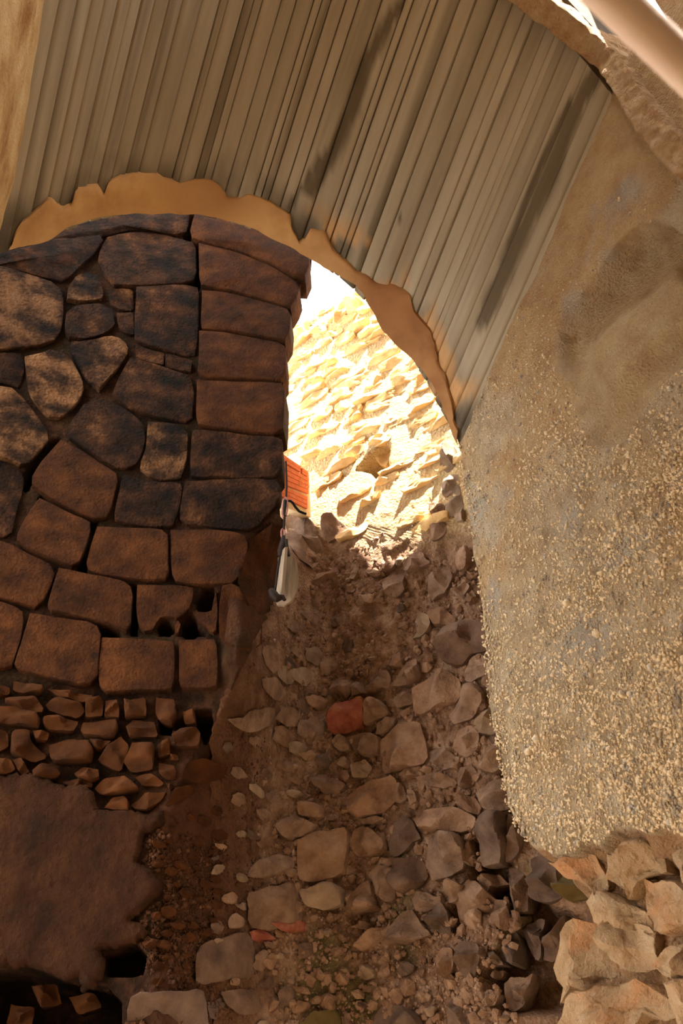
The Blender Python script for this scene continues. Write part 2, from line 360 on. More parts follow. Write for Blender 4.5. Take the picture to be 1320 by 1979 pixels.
def surf_vault(u, v, off=0.0):
    r = ray(u, v); pt = None
    for t in np.arange(3.0, 11, 0.02):
        P = CAM + r * t; w = np.dot(P - PR, AH) / KA; Q = P - AX * w
        h, z = np.dot(Q - PR, HD), Q[2]; f = math.hypot(h - HC, z - ZC) - (sec_r(math.atan2(z - ZC, h - HC)) - off)
        if f > 0 and pt is not None and pt[1] <= 0:
            t = pt[0] + (t - pt[0]) * (-pt[1]) / (f - pt[1]); break
        pt = (t, f)
    return CAM + r * t, None
W_NEAR = -2.62; WN = -2.42
# shell (solid, thick) + board marks
nth, nw = 61, 4
ths = np.linspace(TH0, TH1, nth); V = []; Fc = []
for off in (0.03, 0.55):
    for w in np.linspace(0.0, W_NEAR, nw):
        for th in ths: V.append(vault(th, w, off))
def gi(l, i, j): return l * nw * nth + i * nth + j
for l in (0, 1):
    for i in range(nw - 1):
        for j in range(nth - 1): Fc.append((gi(l, i, j), gi(l, i, j + 1), gi(l, i + 1, j + 1), gi(l, i + 1, j)))
for i in (0, nw - 1):
    for j in range(nth - 1): Fc.append((gi(0, i, j), gi(0, i, j + 1), gi(1, i, j + 1), gi(1, i, j)))
for j in (0, nth - 1):
    for i in range(nw - 1): Fc.append((gi(0, i, j), gi(0, i + 1, j), gi(1, i + 1, j), gi(1, i, j)))
ceiling = link('ceiling', mesh_from(V, Fc, True, 40), None, MT['shell'], kind='structure', label='grey board-marked concrete barrel vault overhead', category='vault')
# frame aligned to the axis so that the grain runs along the boards
AXF = np.eye(4); AXF[:3, 0] = AX; AXF[:3, 1] = nrm(np.cross(UP, AX)); AXF[:3, 2] = np.cross(AXF[:3, 0], AXF[:3, 1]); AXF[:3, 3] = PR
AXI = np.linalg.inv(AXF)
arc = np.r_[0, np.cumsum(np.linalg.norm(np.diff(np.array([vault(t, 0) for t in ths]), axis=0), axis=1))]
STAINS = [([(775, 5), (735, 70), (705, 130), (690, 190), (650, 280), (600, 370)], 22), ([(1150, 140), (1105, 230), (1060, 340), (1010, 450), (960, 560), (935, 620)], 24), ([(1105, 190), (1040, 330), (985, 470)], 10), ([(560, 400), (620, 300)], 8)]
pos = 0.0; edges = [0.0]
while pos < arc[-1] - 0.06:
    pos += rng.choice([0.06, 0.095, 0.12, 0.14, 0.155]) * rng.uniform(0.85, 1.15); edges.append(min(pos, arc[-1]))
edges[-1] = arc[-1]
for k in range(len(edges) - 1):
    s0, s1 = edges[k] + 0.0025, edges[k + 1] - 0.0025
    if s1 - s0 < 0.015: continue
    d0, d1 = rng.uniform(-0.008, 0.008, 2)          # depth of the mark on either edge
    na, nl = 7, 40
    far = 0.0 + rng.uniform(-0.012, 0.004)
    V = []
    prof = [(0.0, -0.012), (0.06, -0.002), (0.25, 0), (0.5, 0), (0.75, 0), (0.94, -0.002), (1.0, -0.012)]
    for lay in (0, 1):
        for w in np.linspace(far, WN - 0.03, nl):
            for (q, bev) in prof:
                s = s0 + (s1 - s0) * q; th = np.interp(s, arc, ths)
                d = d0 + (d1 - d0) * q
                V.append(vault(th, w, (-(d + bev) if lay == 0 else 0.045)))
    V = np.array(V)
    nn = nl * na
    amp = 0.004 * fbm(V[:nn] @ np.diag([1, 1, 1.0]), 5.0, 3, 91 + k) + 0.003 * fbm(V[:nn], 18.0, 2, 191 + k)
    V[:nn, 2] += amp
    wv = np.tile(np.repeat(np.linspace(far, WN - 0.03, nl), na), 2)
    cpx = (V - CAM) @ ROT; pu, pv = W / 2 + F * cpx[:, 0] / -cpx[:, 2], H / 2 - F * cpx[:, 1] / -cpx[:, 2]
    nz = fbm(V, 6.0, 4, 95); nz2 = fbm(V @ np.eye(3), 2.0, 3, 97)
    grime = sstep(0.55 + 0.3 * nz, 0.10, -wv) * sstep(-0.40, 0.15, fbm(V, 3.0, 4, 96))
    flake = sstep(0.55 + 0.3 * nz, 0.25, -wv) * sstep(0.05, 0.30, fbm(V, 5.0, 4, 98)) * sstep(560, 660, pu)
    st = np.zeros(len(V))
    for line, wd_ in STAINS:
        dmin = np.full(len(V), 1e9)
        for (x0, y0), (x1, y1) in zip(line[:-1], line[1:]):
            dx, dy = x1 - x0, y1 - y0; tt = np.clip(((pu - x0) * dx + (pv - y0) * dy) / (dx * dx + dy * dy), 0, 1)
            dmin = np.minimum(dmin, np.hypot(pu - x0 - tt * dx, pv - y0 - tt * dy))
        st = np.maximum(st, sstep(wd_ * (1 + 0.9 * nz), wd_ * 0.35, dmin) * 0.85)
    V = (np.c_[V, np.ones(len(V))] @ AXI.T)[:, :3]
    Fc = grid_faces(nl, na) + [tuple(x + nn for x in f[::-1]) for f in grid_faces(nl, na)]
    for i in range(nl - 1):
        a = i * na; b = a + na; Fc += [(a, b, b + nn, a + nn), (a + na - 1, a + na - 1 + nn, b + na - 1 + nn, b + na - 1)]
    for j in range(na - 1):
        Fc += [(j, j + nn, j + 1 + nn, j + 1), ((nl - 1) * na + j, (nl - 1) * na + j + 1, (nl - 1) * na + j + 1 + nn, (nl - 1) * na + j + nn)]
    bme = mesh_from(V, Fc, True, 50)
    set_attr(bme, 'grime', np.clip(grime * 0.9, 0, 1)); set_attr(bme, 'flake', flake * 0.8); set_attr(bme, 'wet', st)
    o = link('board_strip', bme, ceiling, MT['concrete'])
    o.matrix_local = Matrix(AXF.tolist())

# ---- ochre plaster lip along the far edge of the vault
LOW = [(18, 484), (50, 476), (90, 468), (130, 440), (200, 417), (260, 413), (300, 413), (380, 414), (420, 422), (450, 430), (500, 446), (520, 458), (570, 480), (605, 505), (650, 530), (690, 553), (703, 572), (740, 640), (765, 665), (790, 688), (815, 712), (850, 768), (870, 826), (880, 850), (884, 860)]
UPL = [(22, 470), (40, 430), (75, 402), (100, 384), (118, 404), (135, 400), (150, 365), (185, 358), (200, 378), (215, 350), (260, 334), (300, 338), (345, 357), (365, 350), (400, 348), (430, 364), (440, 384), (465, 388), (482, 374), (505, 380), (530, 395), (558, 412), (568, 448), (576, 470), (590, 468), (600, 446), (625, 446), (640, 480), (660, 500), (700, 530), (730, 550), (760, 552), (790, 572), (800, 602), (830, 640), (845, 690), (862, 740), (878, 800), (886, 858)]
def arcp(p, n):
    p = np.array(p, float); d = np.r_[0, np.cumsum(np.hypot(*np.diff(p, axis=0).T))]; t = np.linspace(0, d[-1], n)
    return np.stack([np.interp(t, d, p[:, 0]), np.interp(t, d, p[:, 1])], 1)
nc, nr = 170, 8
lo = arcp(LOW, nc)
# match each lower point with the nearest-in-order upper point
up_d = arcp(UPL, 1200); idx = np.linspace(0, 1199, nc); up = np.stack([np.interp(idx, np.arange(1200), up_d[:, k]) for k in (0, 1)], 1)
cum = np.linspace(0, 1, nc)
jit = np.stack([fbm(np.stack([cum * 60, cum * 0 + k, cum * 0], -1), 1, 3, 50 + k) for k in (0, 1)], 1) * 5
up = up + jit; lo = lo + jit[::-1] * 0.5
V = []
for i in range(nr):
    f = i / (nr - 1)
    for j in range(nc):
        q = lo[j] * (1 - f) + up[j] * f
        e = 0.004 + 0.012 * sstep(0, 0.18, 1 - f) + 0.003 * float(vnoise(np.array([q[0] / 25, q[1] / 25, 0.0]), 5))
        V.append(surf_vault(q[0], q[1], e + 0.012)[0])
V = np.array(V); nn = len(V)
V = np.vstack([V, V + np.array([0, 0, 0.055])])
Fc = grid_faces(nr, nc) + [tuple(x + nn for x in f[::-1]) for f in grid_faces(nr, nc)]
for j in range(nc - 1): Fc += [(j, j + nn, j + 1 + nn, j + 1), ((nr - 1) * nc + j, (nr - 1) * nc + j + 1, (nr - 1) * nc + j + 1 + nn, (nr - 1) * nc + j + nn)]
tme = mesh_from(V, Fc, True, 45)
_ru = np.tile(np.tile(sstep(0.50, 0.72, cum), nr) * (0.7 + 0.3 * fbm(V[:nn], 3, 3, 7)), 2)
set_attr(tme, 'rusty', _ru)
trim = link('trim_1', tme, None, MT['ochre_plaster'], kind='structure', label='ragged ochre plaster lip along the far edge of the concrete vault', category='plaster')

# ---- added unseen wall above the far arch, its top cut to shape the sunlight
prof = []
for e in [(548, 560), (548, 640), (548, 760), (552, 880), (580, 968), (600, 985), (650, 1003), (690, 1025), (730, 1045), (770, 1066), (800, 1035), (830, 1000), (855, 950), (880, 905), (890, 880)]:
    P = hit_plane(*e, PB + NB * 0.03, NB); k = np.dot(PR - P, AH) / np.dot(SUN, AH); Q = P + k * SUN; prof.append((np.dot(Q - PR, HD), Q[2]))
print('notch', np.round(prof, 2).tolist())
prof = [p for k, p in enumerate(prof)]
prof[0] = (prof[0][0], 17.0)
top = [(-4.2, 17.5)] + prof + [(prof[-1][0] + 0.4, prof[-1][1] + 1.5), (prof[-1][0] + 4.5, prof[-1][1] + 1.8)]
hs = np.unique(np.r_[np.linspace(-4.2, prof[-1][0] + 4.5, 130), [p[0] for p in prof]])
tz = np.interp(hs, [p[0] for p in sorted(top)], [p[1] for p in sorted(top)])
def arch_z(h):
    if h > 0.12: return 5.0
    if h > 0.0 - 0.02 or h < -3.33: return 6.4
    best = [sec(t, 0.06) for t in ths]; return float(np.interp(h, [b[0] for b in best[::-1]], [b[1] for b in best[::-1]]))
V = []; Fc = []
for dpt in (0.0, -0.30):
    for k, h in enumerate(hs):
        V.append(PR + HD * h + UP * (min(arch_z(h), tz[k] - 0.05) - PR[2]) + AX * dpt / KA)
        V.append(PR + HD * h + UP * (max(tz[k] + dpt * SUN[2] / abs(np.dot(SUN, AH)), min(arch_z(h), tz[k] - 0.05) - dpt * 0.6) - PR[2]) + AH * dpt)
n2 = 2 * len(hs)
for k in range(len(hs) - 1):
    a = 2 * k; Fc += [(a, a + 2, a + 3, a + 1), (a + n2, a + 1 + n2, a + 3 + n2, a + 2 + n2), (a + 1, a + 3, a + 3 + n2, a + 1 + n2), (a, a + n2, a + 2 + n2, a + 2)]
Fc += [(0, 1, 1 + n2, n2), (n2 - 2, n2 - 2 + n2, n2 - 1 + n2, n2 - 1)]
link('sun_blocker_upper', mesh_from(V, Fc, True, 40), None, MT['earth'], kind='structure', label='added unseen wall above the far arch, its top shaping the sun patch', category='wall')

# ---- near rib: rough rendered arch edge in front of the vault
RIBPX = [(980, 0), (1010, 22), (1060, 60), (1110, 100), (1150, 131), (1186, 176), (1202, 208), (1226, 246), (1260, 290), (1296, 328), (1320, 352), (1380, 420), (1460, 520), (1560, 660)]
PN = PR + AX * WN
pts = []
for th in np.linspace(TH1 - 0.02, 0.95, 26):
    P = vault(th, WN, -0.05); pts.append(P)
rib0 = []
for u, v in RIBPX:
    r = ray(u, v); ta = np.dot(PN - CAM, AH) / np.dot(r, AH); tb = np.dot(PR + NP * 0.10 - CAM, NP) / np.dot(r, NP)
    w = float(sstep(1000, 1150, u)); rib0.append(CAM + r * min(ta * (1 - w) + tb * w, ta - 0.04 - 0.12 * float(sstep(1000, 1100, u))))
hstart = np.dot(rib0[0] - PN, HD)
pts = [p for p in pts if np.dot(p - PN, HD) < hstart - 0.05] + rib0
pts = np.array(pts); d = np.r_[0, np.cumsum(np.linalg.norm(np.diff(pts, axis=0), axis=1))]
t = np.linspace(0, d[-1], 260); pts = np.stack([np.interp(t, d, pts[:, k]) for k in range(3)], 1)
cen = PN + HD * HC + UP * (ZC - PR[2])
tang = np.gradient(pts, axis=0); outw = np.array([nrm(np.cross(tg, AH)) for tg in tang]); 
sgn = np.sign(np.einsum('ij,ij->i', outw, pts - cen)); outw *= sgn[:, None]
outw = np.array([o if np.dot(p - PN, HD) < -0.25 else nrm(HD + 0.25 * UP) for o, p in zip(outw, pts)])
for _ in range(6): outw[1:-1] = (outw[:-2] + outw[1:-1] + outw[2:]) / 3
BACK = -AX * 0.15
rows = [(0.5, 0.0), (0.12, 0.0), (0.0, 0.0)] + [(0.0, q) for q in np.linspace(0.06, 0.94, 12)] + [(0.0, 1.0), (0.05, 1.0), (0.12, 1.0), (0.25, 1.0), (0.5, 1.0), (0.8, 1.0)]
V = np.array([[p + o * a + BACK * b for p, o in zip(pts, outw)] for a, b in rows]).reshape(-1, 3)
amp = 0.030 * fbm(V, 7.0, 4, 33) + 0.014 * fbm(V, 30.0, 2, 34)
on = np.tile(outw, (len(rows), 1)); V = V - on * amp[:, None]; V += AH * (0.02 * fbm(V, 16, 3, 36))[:, None]
Fc = grid_faces(len(rows), len(pts)); m_, c_ = len(rows), len(pts)
for j in range(c_ - 1): Fc.append((j, j + 1, (m_ - 1) * c_ + j + 1, (m_ - 1) * c_ + j))
link('trim_2', mesh_from(V, Fc, True), None, MT['rib'], kind='structure', label='rough sandy arch rib at the near edge of the vault', category='arch')

# added wall and overhang above the rib, out of view, blocking stray sun
_w0 = PN - AH * 0.30
v_, f_ = box_mesh(_w0 * [1, 1, 0] + HD * -3.9 + UP * 9.35, HD * 4.6, AH * 0.6, UP * 1.8)
v2_, f2_ = box_mesh(_w0 * [1, 1, 0] + HD * -3.9 - AH * 1.4 + UP * 9.2, HD * 1.9, AH * 1.6, UP * 0.5)
f_ = f_ + [tuple(x + len(v_) for x in f) for f in f2_]; v_ = v_ + v2_
link('sun_blocker_front', mesh_from(v_, f_, False), None, MT['rib'], kind='structure', label='added unseen wall above the near arch rib that blocks sun', category='wall')

# ---- left near wall below the left springing (top-left of the view)
PL = hit_plane(0, 492, PR, AH); PL = PL - HD * 0.03
ns_, nz_ = 70, 110
S = np.linspace(0.05, -5.6, ns_); Z = np.linspace(-0.05, 10.5, nz_)
V = np.array([[PL * [1, 1, 0] + AH * s + UP * z for s in S] for z in Z]).reshape(-1, 3)
V = V + HD * (0.05 * fbm(V, 1.6, 5, 71) + 0.012 * fbm(V, 14, 3, 72))[:, None]
# the wall stops under the vault (springing line), and continues upward only in front of it
spring = PL[2] + (AX[2] / KA) * 0
nn = len(V); V = np.vstack([V, V - HD * 0.7])
skip = np.zeros((nz_, ns_), bool)
for i in range(nz_):
    for j in range(ns_):
        zs = PL[2] + S[j] * AX[2] / KA
        if S[j] > W_NEAR * KA and Z[i] > zs + 0.25: skip[i, j] = True
Fc = grid_faces(nz_, ns_, skip) + [tuple(x + nn for x in f[::-1]) for f in grid_faces(nz_, ns_, skip)]
for i in range(nz_ - 1):
    for j in (0, ns_ - 1):
        a = i * ns_ + j
        if not skip[i, min(j, ns_ - 2)]: Fc.append((a, a + ns_, a + ns_ + nn, a + nn))
for j in range(ns_ - 1): Fc.append(((nz_ - 1) * ns_ + j, (nz_ - 1) * ns_ + j + 1, (nz_ - 1) * ns_ + j + 1 + nn, (nz_ - 1) * ns_ + j + nn))
link('wall_near_left', mesh_from(V, Fc, True), None, MT['leftrender'], kind='structure', label='ochre rendered side wall under the left foot of the vault', category='wall')

# ---- added wall behind the viewer, stepped to cut sky light but pass sun
v_, f_ = box_mesh((-5.5, -4.2, -0.05), (7.3, 0, 0), (0, 0.5, 0), (0, 0, 15.5))
v2_, f2_ = box_mesh((1.8, -4.2, -0.05), (4.5, 0, 0), (0, 0.5, 0), (0, 0, 10.6))
f_ = f_ + [tuple(x + len(v_) for x in f) for f in f2_]; v_ = v_ + v2_
MT['rear'] = mat('dark_blocker_render', [(0.3, c(92, 78, 62)), (0.6, c(120, 104, 84)), (0.8, c(136, 120, 100))], 2, 8, 0.95, 0.5, 20)
link('sky_blocker_rear', mesh_from(v_, f_, False), None, MT['rear'], kind='structure', label='added unseen wall behind the viewer that cuts sky light', category='wall')

# ================================================================== RIGHT WALL (pebbled render)
FARE = [(900, 700), (884, 862), (890, 930), (905, 1050), (925, 1200), (945, 1380), (960, 1470), (970, 1530), (985, 1580), (1010, 1622), (1035, 1660), (1062, 1690), (1100, 1740), (1085, 1790), (1075, 1850), (1072, 1930), (1090, 1979), (1100, 2400)]
NICHE = [(1072, 690), (1078, 640), (1110, 592), (1150, 540), (1190, 482), (1238, 437), (1280, 428), (1318, 455), (1420, 500), (1420, 600), (1330, 690), (1285, 735), (1235, 800), (1208, 850), (1160, 868), (1138, 850), (1108, 770), (1085, 725)]
BOT = [(900, 1570), (985, 1590), (1010, 1624), (1040, 1642), (1068, 1652), (1100, 1656), (1122, 1640), (1150, 1632), (1166, 1642), (1190, 1602), (1222, 1600), (1250, 1612), (1290, 1606), (1322, 1622), (1400, 1640), (1800, 1700)]
nr, nc = 300, 170
vv = np.r_[np.linspace(90, 1540, 200), np.linspace(1545, 2120, 100)]
U = np.zeros((nr, nc)); Vv = np.zeros((nr, nc)); P3 = np.zeros((nr, nc, 3))
for i, v in enumerate(vv):
    uL = (884 + (862 - v) * 0.441 - 10) if v < 862 else polyat(FARE, v)
    uL += 2.5 * float(vnoise(np.array([v / 14.0, 0, 0]), 4)) if v > 862 else 0
    us = uL + (1900 - uL) * np.linspace(0, 1, nc) ** 1.25
    for j, u in enumerate(us): U[i, j] = u; Vv[i, j] = v; P3[i, j] = surf_right(u, v)[0]
sd = sdist(U + 5 * fbm(P3, 6, 3, 61), Vv + 5 * fbm(P3, 6, 3, 62), NICHE)
inn = sstep(-2, 6 + 28 * sstep(560, 800, Vv) * sstep(1190, 1140, U), sd)
vb = np.array([polyat(BOT, u, 0) for u in U.ravel()]).reshape(U.shape) + 14 * fbm(P3, 9, 4, 63)
below = sstep(-4, 8, Vv - vb)
toplip = sstep(60, 0, np.abs(sd)) * sstep(620, 470, Vv + (U - 1240) * -0.6)
dis = 0.030 * fbm(P3, 1.3, 3, 65) + 0.010 * fbm(P3, 9, 3, 66) + 0.004 * fbm(P3, 40, 2, 69)
dis -= inn * (0.05 + 0.14 * sstep(800, 460, Vv)) - inn * 0.08 * sstep(40, 90, sd + 25 * fbm(P3, 2.0, 3, 67)) + 0
dis += inn * 0.022 * fbm(P3, 14, 4, 68)
dis -= below * (0.06 + 0.10 * sstep(0, 120, Vv - vb)); dis += below * (0.10 * fbm(P3, 4.5, 4, 70) + 0.035 * np.abs(fbm(P3, 13, 3, 71)))
edge = np.linspace(0, 1, nc)[None, :] ** 1.25 * (1900 - U[:, :1])
dis -= 0.035 * np.exp(-edge / 9.0)                      # rounded arris at the far end
P3 = P3 + NP * dis[..., None]
Vt = P3.reshape(-1, 3); nn = len(Vt)
# return face at the far end and solid back
backA = P3[:, 0, :] + HD * 0.12 - AH * 0.02; backB = P3[:, 0, :] + HD * 2.6; backC = P3[:, -1, :] + HD * 2.6
allV = np.vstack([Vt, backA, backB, backC]); Fc = grid_faces(nr, nc)
for i in range(nr - 1):
    a = nn + i; b = nn + nr + i; cc_ = nn + 2 * nr + i
    Fc += [(i * nc, a, a + 1, (i + 1) * nc), (a, b, b + 1, a + 1), (b, cc_, cc_ + 1, b + 1), (cc_, i * nc + nc - 1, (i + 1) * nc + nc - 1, cc_ + 1)]
me = mesh_from(allV, Fc, True)
pad = lambda x: np.r_[x.ravel(), np.zeros(3 * nr)]
zz = Vv + (U - 900) * 0.9
warm = sstep(0.45, 0.75, 0.5 + 0.5 * fbm(P3, 2.2, 4, 81) + 0.45 * sstep(900, 560, Vv) * sstep(330, 60, edge)) * (1 - below) * (1 - inn)
grey = sstep(0.60, 0.80, 0.5 + 0.5 * fbm(P3, 3.0, 4, 82) + 0.25 * np.exp(-((U - 1200) / 60) ** 2 - ((Vv - 370) / 90) ** 2)) * (1 - below) * (1 - inn) * 0.8
set_attr(me, 'peel', pad(inn * 0.7)); set_attr(me, 'warm', pad(warm * 0.8)); set_attr(me, 'broken', pad(below)); set_attr(me, 'grey', pad(grey))
wall_right = link('wall_right', me, None, MT['render'], kind='structure', label='tall tan pebble-dashed pier filling the right side', category='wall')
# plain continuation of the same wall towards the viewer
Pn = surf_right(1895, 1000)[0]
v_, f_ = box_mesh(Pn * [1, 1, 0] + UP * -0.05 + NP * 0.01, -AH * 5.2, HD * 0.7, UP * 9.0)
link('wall_face', mesh_from(v_, f_, False), wall_right, MT['rib'])
# pebble dash, many small stones proud of the render
K = 30000
uu = rng.uniform(885, 1330, K); vq = rng.uniform(380, 1690, K); keep = []
eL = np.array([(884 + (862 - v) * 0.441) if v < 862 else polyat(FARE, v) for v in vq])
vbq = np.array([polyat(BOT, u, 0) for u in uu])
sdq = sdist(uu, vq, NICHE)
Pq = np.array([surf_right(u, v)[0] for u, v in zip(uu, vq)])
dens = sstep(560, 900, vq + (uu - 900) * 0.25) * (0.45 + 0.55 * sstep(-0.3, 0.3, fbm(Pq, 2.5, 3, 88)))
keep = (uu > eL + 4) & (vq < vbq - 4) & (sdq < -4) & (rng.uniform(0, 1, K) < dens * 0.9 + 0.03)
Pq = Pq[keep]; print('pebbles', len(Pq))
dq = 0.030 * fbm(Pq, 1.3, 3, 65) + 0.010 * fbm(Pq, 9, 3, 66) + 0.004 * fbm(Pq, 40, 2, 69) + 0.001
rq = np.exp(rng.normal(math.log(0.0068), 0.36, len(Pq)))
pebbles('pebble_dash', Pq + NP * dq[:, None], NP, rq, MT['pebble'], wall_right, kind='stuff', label='small tan and grey pebbles set in the render')
# foundation stones and torn masonry below the render
BASE = [([(1070, 1935), (1072, 1835), (1084, 1800), (1105, 1780), (1140, 1788), (1152, 1830), (1160, 1880), (1130, 1892), (1085, 1905)], .09),
        ([(1152, 1795), (1180, 1776), (1222, 1792), (1250, 1815), (1258, 1872), (1210, 1874), (1168, 1852), (1153, 1832)], .07),
        ([(1256, 1866), (1266, 1832), (1320, 1815), (1360, 1812), (1362, 1880), (1285, 1884)], .08),
        ([(1096, 1995), (1108, 1934), (1160, 1908), (1228, 1890), (1265, 1918), (1277, 1952), (1222, 1972), (1200, 2000)], .10),
        ([(1164, 1650), (1200, 1622), (1242, 1622), (1266, 1660), (1282, 1690), (1230, 1700), (1202, 1742), (1180, 1722), (1160, 1690)], .10),
        ([(1132, 1745), (1160, 1722), (1184, 1744), (1252, 1772), (1246, 1808), (1182, 1776), (1150, 1786)], .06),
        ([(1240, 1704), (1290, 1692), (1340, 1730), (1345, 1800), (1282, 1808), (1252, 1772)], .05),
        ([(1070, 1668), (1100, 1664), (1140, 1650), (1158, 1690), (1152, 1720), (1118, 1706), (1092, 1690)], .07),
        ([(1285, 1640), (1330, 1640), (1380, 1690), (1370, 1740), (1300, 1690)], .07),
        ([(1280, 1900), (1340, 1888), (1380, 1900), (1380, 1985), (1290, 1990)], .05)]
for p, hh in BASE:
    stone('foundation_stone', p, lambda u, v, off=0: surf_right(u, v, off - 0.09), hh + 0.04, 0.2, MT['rock_base'], wall_right, facets=2, rough=2.6, gap=-1)

# ================================================================== LEFT MASONRY WALL
JAMB = [(612, 330), (610, 480), (607, 505), (586, 545), (567, 592), (563, 640), (556, 662), (553, 690), (553, 738), (550, 760), (547, 840), (545, 920), (545, 960), (548, 1000), (548, 1060), (545, 1130), (530, 1180), (505, 1230), (470, 1290), (440, 1350), (420, 1420), (420, 2300)]
PLASTER = [(-220, 1500), (0, 1500), (30, 1497), (75, 1500), (120, 1520), (170, 1520), (185, 1545), (190, 1568), (250, 1568), (290, 1575), (320, 1567), (318, 1595), (278, 1612), (272, 1650), (266, 1668), (300, 1690), (315, 1710), (305, 1735), (285, 1750), (250, 1777), (285, 1790), (288, 1805), (265, 1820), (195, 1835), (202, 1870), (198, 1890), (180, 1908), (158, 1920), (153, 1888), (125, 1897), (90, 1876), (50, 1864), (30, 1870), (0, 1862), (-220, 1850)]
VOIDS = [[(-300, 1855), (0, 1858), (50, 1858), (90, 1870), (150, 1885), (200, 1900), (228, 1930), (232, 1990), (225, 2060), (-300, 2060)],
         [(196, 1838), (262, 1824), (282, 1845), (272, 1880), (205, 1884)],
         [(378, 1165), (395, 1135), (410, 1130), (417, 1150), (415, 1172), (400, 1180), (385, 1174)],
         [(346, 1222), (350, 1200), (362, 1185), (375, 1190), (380, 1208), (398, 1218), (396, 1226), (360, 1228)],
         [(302, 1208), (312, 1195), (325, 1200), (337, 1214), (325, 1226), (308, 1224)],
         [(305, 1345), (318, 1350), (330, 1412), (310, 1412)], [(376, 1372), (402, 1368), (410, 1395), (392, 1430), (380, 1400), (330, 1404), (338, 1392)],
         [(44, 925), (60, 895), (100, 852), (118, 846), (75, 905), (60, 934), (50, 945)], [(85, 956), (140, 984), (184, 1004), (184, 1016), (140, 1000), (76, 966)], [(150, 1104), (168, 1060), (180, 1012), (190, 1016), (178, 1060), (162, 1106)],
         [(253, 1128), (265, 1130), (264, 1224), (252, 1224)], [(196, 1206), (215, 1206), (230, 1222), (232, 1234), (196, 1232)], [(376, 470), (386, 470), (386, 556), (330, 560), (330, 550), (377, 546)], [(356, 462), (372, 414), (378, 414), (364, 464)]]
nr, nc = 330, 150
vv = np.linspace(330, 2110, nr); U = np.zeros((nr, nc)); Vv = np.zeros((nr, nc)); P3 = np.zeros((nr, nc, 3)); NN = np.zeros((nr, nc, 3))
for i, v in enumerate(vv):
    uR = polyat(JAMB, v) - (7 if v < 1000 else 2); us = -330 + (uR + 330) * np.linspace(0, 1, nc) ** 0.8
    for j, u in enumerate(us):
        U[i, j] = u; Vv[i, j] = v; P3[i, j], NN[i, j] = surf_left(u, v)
vd = np.zeros(U.shape)
for k, vp in enumerate(VOIDS):
    vd = np.maximum(vd, sstep(-3, 6, sdist(U, Vv, vp) + 3 * fbm(P3, 12, 2, 9)) * (1.0 if k == 0 else 0.35))
roughr = sstep(1330, 1600, Vv) * sstep(240, 330, U) + sstep(415, 450, U) * sstep(1120, 1200, Vv)
roughr = np.clip(roughr, 0, 1)
dis = -0.020 - 0.03 * sstep(1300, 1345, Vv) * sstep(1570, 1520, Vv) * sstep(460, 420, U) + 0.012 * fbm(P3, 10, 4, 21) + roughr * (0.015 + 0.09 * fbm(P3, 3.2, 5, 22) + 0.03 * np.abs(fbm(P3, 11, 4, 23))) - vd
P3 = P3 + NN * dis[..., None]
Vt = P3.reshape(-1, 3); nn = len(Vt)
bk = P3[:, -1, :] + np.array([-0.02, 0.20, 0]); bk2 = P3[:, 0, :] + np.array([-0.2, 0.9, 0]); bk3 = P3[:, -1, :] + np.array([-0.35, 0.40, 0])
allV = np.vstack([Vt, bk, bk3, bk2]); Fc = grid_faces(nr, nc)
for i in range(nr - 1):
    a = nn + i; b = a + nr; c2 = b + nr
    Fc += [(i * nc + nc - 1, a, a + 1, (i + 1) * nc + nc - 1), (a, b, b + 1, a + 1)]
me = mesh_from(allV, Fc, True)
pad = lambda x: np.r_[x.ravel(), np.zeros(3 * nr)]
MT['joint_attr'] = mat('earthy_joint_mortar', [(0.32, c(18, 10, 5)), (0.5, c(46, 28, 16)), (0.7, c(78, 50, 32))], 6, 9, 0.97, 0.9, 40, 0.02, pits=(40, 0.5),
                       attr=[('fill', c(76, 48, 31)), ('moss', c(38, 31, 14))])
set_attr(me, 'fill', pad(roughr * (1 - vd)))
set_attr(me, 'moss', pad(0.7 * sstep(0.45, 0.75, 0.5 + 0.5 * fbm(P3, 3, 4, 25) + 0.2 * np.exp(-((U - 320) / 50) ** 2 - ((Vv - 1800) / 90) ** 2))))
wall_left = link('wall_left', me, None, MT['joint_attr'], kind='structure', label='dark curved ashlar masonry wall on the left under the vault', category='wall')

